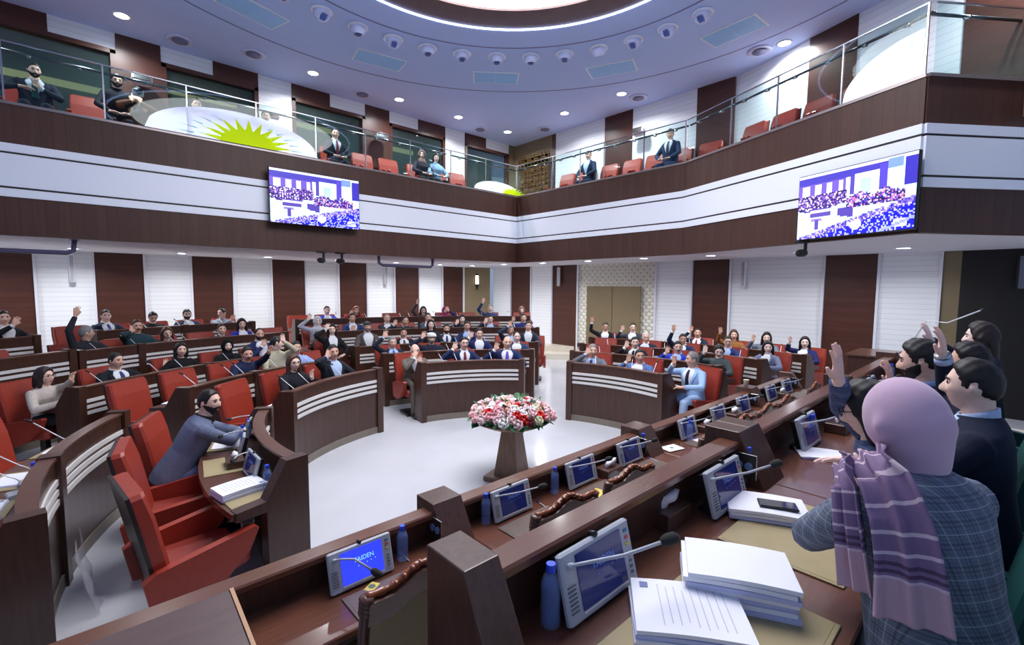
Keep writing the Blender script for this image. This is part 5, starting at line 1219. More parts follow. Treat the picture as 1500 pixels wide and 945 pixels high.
def hand_mb(curl=.25, spread=1.0):
    """right hand: wrist at the origin, fingers +Z, palm +Y, thumb -X"""
    b = MB(); S = 12
    def ell(z, rx, ry, y=0, x=0): return [Vector((x+rx*math.cos(2*PI*k/S), y+ry*math.sin(2*PI*k/S), z)) for k in range(S)]
    b.loft([ell(-.025, .025, .020), ell(-.01, .026, .019), ell(.012, .030, .019), ell(.04, .039, .018, .001), ell(.07, .042, .016, .002), ell(.092, .040, .012, .002)])
    for x, L, zz in ((-.032, .076, .083), (-.011, .085, .087), (.011, .079, .084), (.031, .062, .076)):
        sx_ = x*.9*spread; c = curl; pts = [Vector((x*.9, .002, zz-.02))]; p = Vector((x, .002, zz)); an = 0; pts.append(p.copy())
        for f, a in ((.45, c*.6), (.31, c*1.2), (.24, c*.9)):
            an += a; p = p+Vector((sx_*f*.5, math.sin(an)*L*f, math.cos(an)*L*f)); pts.append(p.copy())
        b.tube(pts, [.0096, .0096, .0090, .0082, .0064], 8)
    b.tube([(-.018, .006, .018), (-.036, .012, .036), (-.052, .018, .060), (-.057, .024, .084)], [.0135, .0135, .0105, .0078], 8)
    b.sphere((-.022, .010, .036), (.018, .013, .026), 8, 6)
    return b
_HC = {}
def hand_geo(curl, left):
    k = (round(curl, 2), left)
    if k not in _HC:
        b = hand_mb(curl)
        if left:
            for v in b.v: v.x = -v.x
            b.f = [f[::-1] for f in b.f]
        _HC[k] = b
    return _HC[k]
QUEUE = []
def queue_mesh(b, voxel, smooth, name):
    """remesh a set of overlapping closed shells into one continuous skin; read back when all are ready"""
    me = bpy.data.meshes.new(name); me.from_pydata([tuple(v) for v in b.v], [], b.f)
    bm = bmesh.new(); bm.from_mesh(me); bmesh.ops.recalc_face_normals(bm, faces=bm.faces); bm.to_mesh(me); bm.free()
    o = bpy.data.objects.new(name, me); COL.objects.link(o)
    m = o.modifiers.new('skin', 'REMESH'); m.mode = 'VOXEL'; m.voxel_size = voxel; m.use_smooth_shade = True
    if smooth:
        s = o.modifiers.new('soft', 'SMOOTH'); s.factor = .5; s.iterations = smooth
    QUEUE.append(o); return o
def flush():
    bpy.context.view_layer.update(); dg = bpy.context.evaluated_depsgraph_get()
    for o in QUEUE:
        me = bpy.data.meshes.new_from_object(o.evaluated_get(dg)); mats = list(o.data.materials); old = o.data; o.modifiers.clear(); o.data = me
        me.materials.clear()
        for mt in mats: me.materials.append(mt)
        me.polygons.foreach_set('use_smooth', [True]*len(me.polygons))
        bpy.data.meshes.remove(old)
        if 'lipmat' in o:
            Mi = Matrix([o['lipmat'][i*4:i*4+4] for i in range(4)]); idx = []
            for p in me.polygons:
                c = Mi @ p.center
                idx.append(1 if (abs(c.x) < .023 and -.0735 < c.z < -.0545-.0 and c.y > .07) else 0)
            me.polygons.foreach_set('material_index', idx); del o['lipmat']
    QUEUE.clear()
SKIN = {'l': (246, 208, 192), 'm': (236, 192, 172), 'd': (222, 174, 152), 'p': (248, 216, 206)}
def skin_mat(k):
    c = SKIN[k]; m = mat('skin_'+k, c, rough=.5, spec=.3, noise=.05, nscale=40); m.node_tree.nodes['Principled BSDF'].inputs['Subsurface Weight'].default_value = .08; return m
def lip_mat(k, fem): c = SKIN[k]; return mat('lips_%s%d' % (k, fem), (int(c[0]*.88), int(c[1]*(.6 if fem else .72)), int(c[2]*(.62 if fem else .74))), rough=.45)
HAIRC = {'black': (26, 22, 24), 'dark': (40, 30, 28), 'brown': (78, 50, 40), 'grey': (132, 130, 130), 'white': (206, 204, 202), 'red': (126, 66, 48)}
def hair_mat(k): return mat('hair_'+k, HAIRC[k], rough=.5, spec=.4, noise=.25, nscale=60, stretch=(1, 1, .2))
def ik(S, Wt, L1, L2, pole):
    d = Wt-S; D = d.length; D2 = min(max(D, .12), (L1+L2)*.995); d = d.normalized(); Wt = S+d*D2
    a = (L1*L1-L2*L2+D2*D2)/(2*D2); h = math.sqrt(max(0, L1*L1-a*a)); pv = (pole-d*pole.dot(d)).normalized()
    return S+d*a+pv*h, Wt
TS = [(-.075, .188, .136, 0), (0, .190, .138, 0), (.10, .180, .128, .004), (.22, .172, .120, .008), (.34, .186, .124, .010), (.42, .194, .116, .004), (.47, .178, .098, -.004), (.505, .120, .078, -.010), (.53, .068, .062, -.010)]
def tsec(z):
    for (z0, a0, b0, c0), (z1, a1, b1, c1) in zip(TS, TS[1:]):
        if z <= z1:
            t = max(0, (z-z0)/(z1-z0)); return a0+(a1-a0)*t, b0+(b1-b0)*t, c0+(c1-c0)*t
    return TS[-1][1:]
ALLP = []
def person(label, loc, face, zf=0.0, T=.52, lean=.05, twist=0.0, look=(0.0, 0.0, 0.0), right=None, left=None, rcurl=.2, lcurl=.35, skin='m', hair='short', hairc='black', hair_t=.010,
           beard=None, glasses=False, jacket=(40, 42, 52), shirt=None, tie=None, trousers=None, w=1.0, fem=False, scarf=None, standing=False, vox=.010, deskz=.76, seat=.50, group=None, cuffs=True, headgear=None, extra=None, legs=True, watch=False, hs=1.0, nose=1.0, vneck=1.0, sside=0.0, rax=None, lax=None):
    """origin on the floor below the hips, facing +Y; right / left = wrist targets in local space (None rests on the desk)"""
    z0 = seat+.09 if not standing else .93
    hip = Vector((0, 0, z0))
    Mt = Matrix.Translation(hip) @ Matrix.Rotation(sside, 4, 'Y') @ Matrix.Rotation(-lean, 4, 'X') @ Matrix.Rotation(twist, 4, 'Z'); k = T/.52
    def tp(x, y, z): return Mt @ Vector((x, y, z*k))
    neck = tp(0, -.008, .53)
    hl = lean*.35
    Mh = Matrix.Translation(neck+Vector((0, .028+.03*math.sin(lean), .125))) @ Matrix.Rotation(look[0]+twist*.4, 4, 'Z') @ Matrix.Rotation(look[1]-hl, 4, 'X') @ Matrix.Rotation(look[2], 4, 'Y') @ Matrix.Diagonal((hs, hs, hs, 1))
    wm = w*(.92 if fem else 1.0)
    arms = {}
    for sg, tgt in ((1, right), (-1, left)):
        S = tp(sg*.172*wm, -.005, .435)
        raised = tgt is not None
        Wt = Vector(tgt) if raised else Vector((sg*.13, .36+.25*math.sin(lean), deskz+.065))
        up = Wt.z > S.z-.12
        pole = Vector((sg*1.0, -.25, -.26)) if not up else Vector((sg*1.0, .12, -.75))
        E, Wt = ik(S, Wt, .285, .255, pole); arms[sg] = (S, E, Wt, up)
    # ---- skin
    b = MB(); nz = 1.0
    for r in [head_grid(fem, nose)]: b.loft([[Mh @ p for p in ring] for ring in r])
    hb = Mh @ Vector((0, -.018, -.05)); b.tube([hb, (hb+neck)/2+Vector((0, .0, 0)), neck, tp(0, -.005, .44)], [.056 if fem else .062, .050 if fem else .059, .060, .075], 14)
    def torso(bb, sc, add, z0_=None):
        rings = []
        for (z, a, d, y) in TS:
            if z0_ is not None and z < z0_: continue
            n = 28; ring = []
            for j in range(n):
                an = 2*PI*j/n; c, s_ = math.cos(an), math.sin(an); e = .86
                px = math.copysign(abs(c)**e, c)*(a*sc*wm+add); py = math.copysign(abs(s_)**e, s_)*(d*sc*w+add)
                if fem and .25 < z < .42 and s_ > 0: py += .022*G(z-.34, .07)*G(abs(px)-.075, .06)
                ring.append(tp(px, y+py, z))
            rings.append(ring)
        bb.loft(rings)
    torso(b, .86, 0)
    for sg in (1, -1):
        S, E, Wt, up = arms[sg]
        b.tube([tp(sg*.08, 0, .40), S, (S+E)/2, E, E+(Wt-E)*.45, Wt], [.04, .044, .041, .036, .034, .024], 10)
        fd = (Wt-E).normalized()
        if up:
            ax = (fd*.55+Vector((0, .0, 1))*.75).normalized(); pn = Vector((.0, 1, .12))
            if left is not None and right is not None and (Wt-(Mh @ Vector((0, .1, 0)))).length < .2: pn = Vector((0, -1, 0))
        else: ax = Vector((fd.x-sg*.35, fd.y, 0)).normalized()+Vector((0, 0, -.06)); ax.normalize(); pn = Vector((0, 0, -1))
        hx = rax if sg > 0 else lax
        if hx is not None: ax = Vector(hx[0]).normalized(); pn = Vector(hx[1])
        pn = (pn-ax*pn.dot(ax)).normalized(); xx = pn.cross(ax)      # x = y × z
        Hm = Matrix((xx, pn, ax)).transposed().to_4x4(); Hm.translation = Wt
        g = hand_geo(rcurl if sg > 0 else lcurl, sg < 0)
        b.add([Hm @ v for v in g.v], g.f)
    body = queue_mesh(b, vox, 1 if vox > .006 else 1, 'person')
    body.data.materials.append(skin_mat(skin)); body.data.materials.append(lip_mat(skin, fem))
    body['lipmat'] = [v for row in Mh.inverted() for v in row]
    body.location = (loc[0], loc[1], zf); body.rotation_euler = (0, 0, face); tag(body, label, 'person', group); ALLP.append(body)
    # ---- jacket or shirt
    jm = jacket if isinstance(jacket, bpy.types.Material) else cloth(jacket)
    def sleeves(bb, add, to=.97):
        for sg in (1, -1):
            S, E, Wt, up = arms[sg]; e = E+(Wt-E)*to; x0 = tp(sg*.10*wm, 0, .42)
            bb.tube([x0, S, S+(E-S)*.35, S+(E-S)*.8, E, E+(Wt-E)*.25, e], [.062*w+add, .066*w+add, .058*w+add, .052*w+add, .051*w+add, .047*w+add, .036+add], 12)
    b = MB(); torso(b, 1.0, .004); sleeves(b, 0, .93 if shirt else .95)
    jk = queue_mesh(b, max(vox*1.5, .009), 3, 'jacket' if shirt else 'shirt'); jk.data.materials.append(jm); jk.parent = body
    def patch(name, z0_, z1_, wf, mt, add, n=12, nz_=10, yoff=0):
        bb = MB(); rings = []
        for i in range(nz_+1):
            z = z0_+(z1_-z0_)*i/nz_; a, d, y = tsec(z); row = []; back = []
            for j in range(n+1):
                f = wf(i/nz_) if not callable(getattr(wf, '__call2__', None)) else 0
                lo, hi = f; an = lo+(hi-lo)*j/n; s_, c = math.sin(an), math.cos(an); e = .86
                px = math.copysign(abs(s_)**e, s_)*a*wm; py = abs(c)**e*d*w
                if fem and .25 < z < .42: py += .022*G(z-.34, .07)*G(abs(px)-.075, .06)
                q = Vector((px, y+py, z)); o_ = Vector((s_*.6, c, 0)).normalized()
                row.append(tp(*(q+o_*add))); back.append(tp(*(q-o_*.012)))
            rings.append(row+back[::-1])
        bb.loft(rings); o = bb.build(name, mt, body, smooth=True); return o
    if shirt:
        sm = cloth(shirt, .7); vb = .20/vneck
        patch('shirt_front', vb, .52, lambda t: (-.04-.62*t, .04+.62*t), sm, .008)
        lm = jm
        for sg in (1, -1): patch('lapel', vb-.01, .505, lambda t, sg=sg: tuple(sorted((sg*(.03+.56*t), sg*(.12+.95*t*(1-.15*t))))), lm, .014, 5, 9)
        if tie:
            patch('tie', .16 if vneck >= 1 else .2, .505, lambda t: (-.17+.09*t, .17-.09*t), cloth(tie, .55), .0145, 5, 10)
    # collar
    if not scarf:
        cm = cloth(shirt, .7) if shirt else jm
        b = MB(); 
        def cr(z, r, y, tilt): return [neck+Vector((r*math.cos(2*PI*j/18), y+r*1.02*math.sin(2*PI*j/18), z+tilt*math.sin(2*PI*j/18))) for j in range(18)]
        b.loft([cr(-.035, .074, .004, -.02), cr(.002, .071, .004, -.022), cr(.018, .068, .004, -.024), cr(.018, .062, .004, -.024), cr(-.03, .062, .004, -.02), cr(-.035, .074, .004, -.02)], caps=False); b.build('collar', cm, body, smooth=True)
    if shirt and cuffs:
        for sg in (1, -1):
            S, E, Wt, up = arms[sg]; 
            if up: b = MB(); b.tube([E+(Wt-E)*.86, E+(Wt-E)*.99], [.039, .036], 12); b.build('shirt_cuff', cloth(shirt, .7), body, smooth=True)
    if watch:
        S, E, Wt, up = arms[1]; b = MB(); b.tube([E+(Wt-E)*1.0, E+(Wt-E)*1.05], [.036, .034], 16); b.build('watch', m_steel, body, smooth=True)
    # ---- legs
    if legs:
        tm = cloth(trousers or (jacket if not isinstance(jacket, bpy.types.Material) else (50, 54, 64)) if shirt else (trousers or (38, 38, 44)))
        b = MB(); b.sphere(hip+Vector((0, -.02, .0)), (.165*w, .125*w, .10), 14, 8)
        for sg in (1, -1):
            if standing: pts = [hip+Vector((sg*.09, 0, .03)), Vector((sg*.10, .01, .5)), Vector((sg*.11, -.01, .07))]; rr_ = [.10, .072, .05]
            else: pts = [hip+Vector((sg*.10, -.03, 0)), hip+Vector((sg*.12, .20, .0)), hip+Vector((sg*.125, .35, -.01)), Vector((sg*.125, .375, .28)), Vector((sg*.125, .34, .07))]; rr_ = [.088, .080, .068, .056, .050]
            b.tube(pts, [r*w for r in rr_], 12); an = pts[-1]; sh = MB()
            sh.loft([[Vector((an.x+.042*s_*math.cos(2*PI*j/12), an.y+.03+yy_, h0+hh*(.5+.5*math.sin(2*PI*j/12)))) for j in range(12)] for yy_, s_, h0, hh in ((-.13, .6, 0, .07), (-.09, .9, 0, .09), (0, 1, 0, .085), (.08, 1.05, 0, .055), (.13, .8, 0, .04))])
            sh.build('shoe', mat('shoe_black', (24, 22, 24), rough=.3), body, smooth=True)
        tq = queue_mesh(b, .022, 1, 'trousers'); tq.data.materials.append(tm); tq.parent = body
    # ---- face details and hair
    hm = hair_mat(hairc)
    def addgrid(name, rings, mt): bb = MB(); bb.loft([[Mh @ p for p in r] for r in rings]); return bb.build(name, mt, body, smooth=True)
    for sg in (1, -1):
        b = MB(); b.sphere((0, 0, 0), .0112*hs, 12, 9); ec = Vector((sg*.031, .0735, .0115))
        o = b.build('eye', [mat('eye_white', (206, 198, 194), rough=.3), mat('eye_dark', (44, 30, 26), rough=.2)], body, smooth=True); o.matrix_basis = Mh @ Matrix.Translation(ec) @ Matrix.Rotation(-PI/2, 4, 'X')
        o.data.polygons.foreach_set('material_index', [1 if p.center.z > .0068*hs else 0 for p in o.data.polygons])
        b = MB(); b.tube([Mh @ Vector((sg*.013, .0885, .027)), Mh @ Vector((sg*.030, .0875, .0325)), Mh @ Vector((sg*.048, .073, .028))], [.0034, .0046 if not fem else .0032, .002], 6); b.build('eyebrow', hair_mat(hairc if hairc not in ('white',) else 'grey'), body, smooth=True)
    if hair in ('short', 'receding', 'bald'): addgrid('hair', hair_rings(hair, hair_t), hm)
    elif hair in ('long', 'bob', 'bun'):
        if hair == 'bun': addgrid('hair', hair_rings('long', .012, True), hm)
        else:
            bb = MB(); bb.loft([[Mh @ p for p in r] for r in hair_rings('long', .020, True)])
            Lh = .20 if hair == 'long' else .085
            def hq(x, y, z): return Mh @ Vector((x, y, z))
            bb.tube([hq(0, -.055, .03), hq(0, -.070, -.06), hq(0, -.080, -.06-Lh*.6), hq(0, -.075, -.06-Lh)], [(.085, .05), (.088, .045), (.085, .038), (.05, .02)], 14, ref=(1, 0, 0))
            for sg in (1, -1): bb.tube([hq(sg*.066, -.0, .03), hq(sg*.078, .0, -.05), hq(sg*.082, .0, -.07-Lh*.45), hq(sg*.075, .01, -.06-Lh*.85)], [.028, .032, .028, .012], 8)
            o = queue_mesh(bb, max(vox, .008), 2, 'hair'); o.data.materials.append(hm); o.parent = body
    if beard:
        addgrid('beard' if beard == 'full' else 'moustache', beard_rings(beard == 'full'), hm)
    if glasses:
        b = MB()
        for sg in (1, -1):
            b.tube([Mh @ Vector((sg*.032+.024*math.cos(2*PI*j/14), .098-.006*abs(math.cos(2*PI*j/14)), .010+.018*math.sin(2*PI*j/14))) for j in range(15)], .0022, 5)
            b.tube([Mh @ Vector((sg*.055, .092, .016)), Mh @ Vector((sg*.078, .05, .014)), Mh @ Vector((sg*.082, -.01, .008))], .002, 5)
        b.tube([Mh @ Vector((-.009, .1, .012)), Mh @ Vector((.009, .1, .012))], .002, 5); b.build('glasses', m_blackp, body, smooth=True)
    if headgear == 'cap':
        bb = MB(); bb.lathe([(.0002, .118), (.075, .112), (.098, .09), (.098, .055), (.09, .045), (.0002, .045)], seg=20, mtx=Mh @ Matrix.Diagonal((.9, 1.08, 1, 1))); bb.build('flat_cap', cloth((74, 76, 82)), body, smooth=True)
    if headgear == 'turban':
        bb = MB()
        bb.lathe([(.0002, .13), (.06, .122), (.092, .10), (.104, .075), (.102, .05), (.09, .036), (.0002, .036)], seg=22, mtx=Mh @ Matrix.Diagonal((.92, 1.1, 1, 1)))
        for q, zz_ in enumerate((.05, .072, .092)): bb.tube([Mh @ Vector(((.094-.006*q)*math.cos(2*PI*j/20), (.112-.007*q)*math.sin(2*PI*j/20), zz_+.008*math.sin(2*PI*j/20+q))) for j in range(21)], .013, 6)
        bb.build('turban', cloth((234, 232, 232)), body, smooth=True)
    if scarf:
        def off(p, d):
            fx, fz = p.x/.056, (p.z+.012)/.082; inside = fx*fx+fz*fz; m = 1.0 if p.y < .03 else sstep(.85, 1.15, inside)
            return (.020+.0035*math.sin(p.z*85+p.x*40+p.y*25)*sstep(.0, -.09, p.z))*m-.008*(1-m)
        bb = MB(); bb.loft([[Mh @ p for p in r] for r in head_grid(True, .6, off)])
        h0 = Mh @ Vector((0, -.02, -.03)); bb.tube([h0, Mh @ Vector((0, -.012, -.10)), neck+Vector((0, .012, -.0)), tp(0, .015, .46), tp(0, .02, .40)], [(.082, .10), (.076, .086), (.085, .09), (.13, .11), (.10, .10)], 18, ref=(1, 0, 0))
        bb.sphere(Mh @ Vector((0, -.07, -.01)), (.07, .055, .075), 14, 10)
        o = queue_mesh(bb, max(vox, .008), 3, 'headscarf'); o.data.materials.append(scarf if isinstance(scarf, bpy.types.Material) else cloth(scarf)); o.parent = body
    if extra: extra(body, Mh, tp, arms, neck)
    return body
m_green = mat('green_leather', (36, 88, 88), rough=.4, noise=.06, nscale=30); m_green2 = mat('green_seat', (26, 62, 64), rough=.5)
FLZ = {0: 0, 1: 0, 2: 0, 3: .25, 4: .43}
def seat_person(px, py, row, lab, o, grp=None):
    o = dict(o); lean = o.pop('lean', .06); P = pcyl(px, py, ROW[row]+.60); a = math.degrees(math.atan2(P.y, P.x))
    zf = FLZ[row] if a > 40 else 0.0
    face = R_(a)+PI/2; fd = Vector((-math.sin(face), math.cos(face), 0))
    k = (P.z-zf-.59-.125)/(.53*math.cos(lean)); k = max(.74, min(1.22, k)); T = .52*k
    off = .53*k*math.sin(lean)-.008+.028+.03*math.sin(lean)
    root = Vector((P.x, P.y, 0))-fd*off
    Mi = (Matrix.Translation(Vector((root.x, root.y, zf))) @ Matrix.Rotation(face, 4, 'Z')).inverted()
    dep = (P-CAM).dot(_FH)
    def hand(t): q = Mi @ pdepth(t[0], t[1], dep-.13); return (q.x, q.y, q.z-.075)
    right = hand(o.pop('h')) if 'h' in o else None
    lf = o.pop('left', None); left = hand(lf) if lf else None
    if o.pop('mouth', False): right = tuple(Mi @ pdepth(px-1, py+11, dep-.14)); left = tuple(Mi @ pdepth(px+9, py+17, dep-.10))
    lk = o.pop('look', (-1.2, -3.6)); dn = o.pop('down', False)
    if len(lk) == 3: lk = (-1.2, -3.6)
    tv_ = Mi.to_3x3() @ Vector((lk[0]-P.x, lk[1]-P.y, 0)); yaw = max(-1.2, min(1.2, -math.atan2(tv_.x, tv_.y)))
    rnd = random.Random(int(px*31+py)); o.setdefault('vox', .009 if row == 0 else .010); o.setdefault('skin', rnd.choice('lmmd') if not o.get('fem') else rnd.choice('llmp')); 
    o.setdefault('w', rnd.uniform(.95, 1.06)); o.setdefault('hairc', 'black')
    return person(lab, (root.x, root.y), face, zf, T=T, lean=lean, look=(yaw, (-.35 if dn else rnd.uniform(-.04, .08)), rnd.uniform(-.06, .06)), right=right, left=left, deskz=.75, rcurl=rnd.uniform(.1, .28), group='members seated at the curved desks', **o)
for c in CAST: seat_person(*c)
# the man leaning over the near curved desk
P = pz(309, 600, 1.13); face = R_(157)+PI/2+.35; fd = Vector((-math.sin(face), math.cos(face), 0)); lean = .52; k = 1.04
root = Vector((P.x, P.y, 0))-fd*(.53*k*math.sin(lean)+.045)
Mi = (Matrix.Translation(root) @ Matrix.Rotation(face, 4, 'Z')).inverted()
rw = Mi @ pz(350, 630, .86); lw = Mi @ pz(372, 634, .80)
person('man in grey blazer and black shirt leaning over the near curved desk', (root.x, root.y), face, 0, T=.52*k, lean=lean, look=(-.75, .22, 0), right=tuple(rw), left=tuple(lw), skin='m', hair='short', hair_t=.009, beard='full', jacket=(104, 112, 138), shirt=(26, 26, 30), trousers=(92, 104, 140), vox=.006, cuffs=False, w=1.02)
# ---------------------------------------------------------------- presidium, upper row
green = make_armchair('green_armchair', 'x', m_green, m_green2); gu = [False]
def green_chair(loc, rz, lab):
    if not gu[0]: gu[0] = True; green.location = loc; green.rotation_euler = (0, 0, rz); tag(green, lab, 'chair', 'green leather chairs of the upper presidium row'); return
    dup(green, loc, rz, lab, 'green leather chairs of the upper presidium row')
def desk_person(lab, px, py, dep, chlab, lean=.15, face=0.0, look=(0, 0, 0), rpx=None, rdep=None, lpx=None, ldep=None, right=None, left=None, **o):
    P = pdepth(px, py, dep); zf = .55; fd = Vector((-math.sin(face), math.cos(face), 0))
    k = max(.74, min(1.3, (P.z-zf-.59-.125)/(.53*math.cos(lean)))); off = .53*k*math.sin(lean)+.02+.03*math.sin(lean)
    root = Vector((P.x, P.y, 0))-fd*off
    Mi = (Matrix.Translation(Vector((root.x, root.y, zf))) @ Matrix.Rotation(face, 4, 'Z')).inverted()
    if rpx: q = Mi @ pdepth(*rpx, rdep); right = (q.x, q.y, q.z)
    if lpx: q = Mi @ pdepth(*lpx, ldep); left = (q.x, q.y, q.z)
    green_chair((root.x-fd.x*.09, root.y-fd.y*.09, zf), face, chlab)
    o.setdefault('vox', .005); o.setdefault('deskz', .70)
    return person(lab, (root.x, root.y), face, zf, T=.52*k, lean=lean, look=look, right=right, left=left, group='people of the upper presidium row', **o), Mi
def plaid(name, base, line, line2):
    m = bpy.data.materials.new(name); m.use_nodes = True; nt = m.node_tree; N = nt.nodes.new; L = nt.links.new; b = nt.nodes['Principled BSDF']; b.inputs['Roughness'].default_value = .85
    tc = N('ShaderNodeTexCoord'); sp = N('ShaderNodeSeparateXYZ'); L(tc.outputs['Object'], sp.inputs[0]); cur = None
    def band(sock, pitch, wd, off):
        a = N('ShaderNodeMath'); a.operation = 'MULTIPLY_ADD'; a.inputs[1].default_value = 1/pitch; a.inputs[2].default_value = off; L(sock, a.inputs[0])
        f = N('ShaderNodeMath'); f.operation = 'FRACT'; L(a.outputs[0], f.inputs[0]); c = N('ShaderNodeMath'); c.operation = 'LESS_THAN'; c.inputs[1].default_value = wd; L(f.outputs[0], c.inputs[0]); return c.outputs[0]
    xy = N('ShaderNodeMath'); xy.operation = 'ADD'; L(sp.outputs['X'], xy.inputs[0]); L(sp.outputs['Y'], xy.inputs[1])
    col = N('ShaderNodeRGB'); col.outputs[0].default_value = (*srgb(base), 1); cur = col.outputs[0]
    for sock, pitch, wd, off, cc, amt in ((xy.outputs[0], .055, .10, 0, line, .55), (xy.outputs[0], .055, .06, .2, line, .5), (sp.outputs['Z'], .055, .10, 0, line, .5), (sp.outputs['Z'], .055, .06, .2, line, .5), (xy.outputs[0], .055, .05, .55, line2, .5), (sp.outputs['Z'], .055, .05, .55, line2, .5), (sp.outputs['Z'], .011, .4, .0, line, .18), (xy.outputs[0], .011, .4, .0, line, .18)):
        bd = band(sock, pitch, wd, off); ml = N('ShaderNodeMath'); ml.operation = 'MULTIPLY'; ml.inputs[1].default_value = amt; L(bd, ml.inputs[0])
        mx = N('ShaderNodeMix'); mx.data_type = 'RGBA'; L(ml.outputs[0], mx.inputs['Factor']); L(cur, mx.inputs['A']); mx.inputs['B'].default_value = (*srgb(cc), 1); cur = mx.outputs['Result']
    L(cur, b.inputs['Base Color']); return m
m_plaid = plaid('plaid_grey_blue', (104, 114, 134), (58, 64, 80), (196, 200, 210))
m_plaid2 = plaid('plaid_blue', (84, 98, 140), (46, 54, 84), (150, 160, 190))
m_pink = mat('pink_scarf', (206, 172, 196), rough=.75, sheen=.3, noise=.05, nscale=8, bump=.35, bscale=9)
# scarf ends: stripes run across the cloth
def stripe_mat():
    m = bpy.data.materials.new('striped_scarf'); m.use_nodes = True; nt = m.node_tree; N = nt.nodes.new; L = nt.links.new; b = nt.nodes['Principled BSDF']; b.inputs['Roughness'].default_value = .8
    at = N('ShaderNodeUVMap'); sp = N('ShaderNodeSeparateXYZ'); L(at.outputs[0], sp.inputs[0]); rp = N('ShaderNodeValToRGB'); rp.color_ramp.interpolation = 'CONSTANT'
    P_, V, Ln, D_ = (196, 164, 184), (128, 104, 140), (206, 186, 200), (84, 62, 92)
    el = [(0, P_), (.16, V), (.20, Ln), (.215, V), (.32, Ln), (.335, V), (.44, Ln), (.455, V), (.55, Ln), (.565, V), (.63, Ln), (.645, V), (.68, D_), (.70, V), (.72, D_), (.74, V), (.755, Ln), (.77, (190, 156, 172))]
    while len(rp.color_ramp.elements) < len(el): rp.color_ramp.elements.new(.5)
    for e, (p, c) in zip(rp.color_ramp.elements, el): e.position = p
    for e, (p, c) in zip(rp.color_ramp.elements, el): e.color = (*srgb(c), 1)
    L(sp.outputs['Y'], rp.inputs['Fac']); L(rp.outputs['Color'], b.inputs['Base Color']); return m
m_stripe = stripe_mat()
def scarf_ends(body, Mh, tp, arms, neck):
    """two cloth ends hanging from the shoulder down the back"""
    for kk, (pts, wd) in enumerate((
        ([tp(-.05, .11, .535), tp(-.115, .035, .56), tp(-.17, -.06, .525), tp(-.19, -.105, .44), tp(-.195, -.112, .35), tp(-.200, -.108, .28), tp(-.206, -.104, .215)], .068),
        ([tp(-.09, .14, .51), tp(-.16, .07, .54), tp(-.225, .012, .50), tp(-.243, .0, .42), tp(-.247, .0, .34), tp(-.25, .0, .26)], .042))):
        n = 48; nu = 14; L_ = len(pts)-1; verts = []; uvs = []
        for i in range(n+1):
            t = i/n*L_; j = min(int(t), L_-1); f = t-j; p0, p1 = pts[max(0, j-1)], pts[j]; p2, p3 = pts[j+1], pts[min(L_, j+2)]
            p = .5*((2*p1)+(p2-p0)*f+(2*p0-5*p1+4*p2-p3)*f*f+(3*p1-p0-3*p2+p3)*f**3)
            d = (p2-p1).normalized(); outw = Vector((-.78, -.62, 0)) if kk == 0 else Vector((-1, -.12, 0)).normalized()
            if i < n*.3: outw = (outw+Vector((0, 0, 1.3*(1-i/(n*.3))))).normalized()
            sd = d.cross(outw).normalized(); ou = sd.cross(d).normalized()
            for q in range(nu+1):
                u = q/nu*2-1; fold = .012*math.cos(u*7+kk)+.006*math.sin(u*13+i*.05)
                verts.append(p+sd*(u*wd*(.75+.45*i/n))+ou*(fold+.012)); uvs.append((q/nu, i/n))
        fs = [(i*(nu+1)+q, i*(nu+1)+q+1, (i+1)*(nu+1)+q+1, (i+1)*(nu+1)+q) for i in range(n) for q in range(nu)]
        me = bpy.data.meshes.new('scarf_end'); me.from_pydata([tuple(v) for v in verts], [], fs); uv = me.uv_layers.new(name='UVMap')
        for lp in me.loops: uv.data[lp.index].uv = uvs[lp.vertex_index]
        me.materials.append(m_stripe); me.polygons.foreach_set('use_smooth', [True]*len(me.polygons))
        o = bpy.data.objects.new('scarf_end', me); COL.objects.link(o); o.parent = body; md = o.modifiers.new('thick', 'SOLIDIFY'); md.thickness = .004
desk_person('woman in pink headscarf and grey plaid jacket seen from behind, nearest', 1326, 622, 1.40, 'green chair of the woman in pink headscarf', lean=.24, face=-.55, look=(-.0, -.15, 0), lpx=(1256, 722), ldep=1.60, rpx=(1266, 680), rdep=1.66, rax=((-.9, .45, .1), (-.2, -.3, -1)), w=1.12,
            fem=True, hair='none', scarf=m_pink, jacket=m_plaid, trousers=(60, 64, 74), skin='l', extra=scarf_ends, vox=.006, hs=1.04)
desk_person('black haired woman in glasses and blue plaid jacket, raising one hand and writing', 1272, 602, 1.95, 'green chair of the writing woman in glasses', lean=.30, look=(.1, -.2, 0), rpx=(1228, 556), rdep=1.9, left=(.06, .22, .74), 
            fem=True, hair='bob', hairc='black', glasses=True, jacket=m_plaid2, trousers=(60, 64, 74), skin='l', rcurl=.12)
desk_person('clean shaven man in profile, dark suit, arm raised with a watch', 1424, 566, 2.08, 'green chair of the clean shaven man in profile', lean=.06, face=.0, look=(.02, .03, 0), rpx=(1381, 522), rdep=2.36,
            skin='l', hair='short', hair_t=.013, jacket=(30, 36, 56), shirt=(186, 206, 240), watch=True, rcurl=.25, w=1.06, nose=1.1)
desk_person('bearded man in navy suit with palm raised, behind the man in profile', 1348, 530, 2.62, 'green chair of the bearded man', lean=.12, look=(.1, -.1, 0), rpx=(1304, 562), rdep=2.85, left=(.02, .30, .88),
            skin='m', hair='short', hair_t=.018, beard='full', jacket=(32, 40, 66), shirt=(150, 176, 226), rcurl=.3)
desk_person('dark curly haired man behind the head of the man in profile', 1418, 530, 3.05, 'green chair of the curly haired man', lean=.05, look=(.0, .0, 0), skin='d', hair='short', hair_t=.022, jacket=(30, 32, 40), shirt=WH, vox=.008)
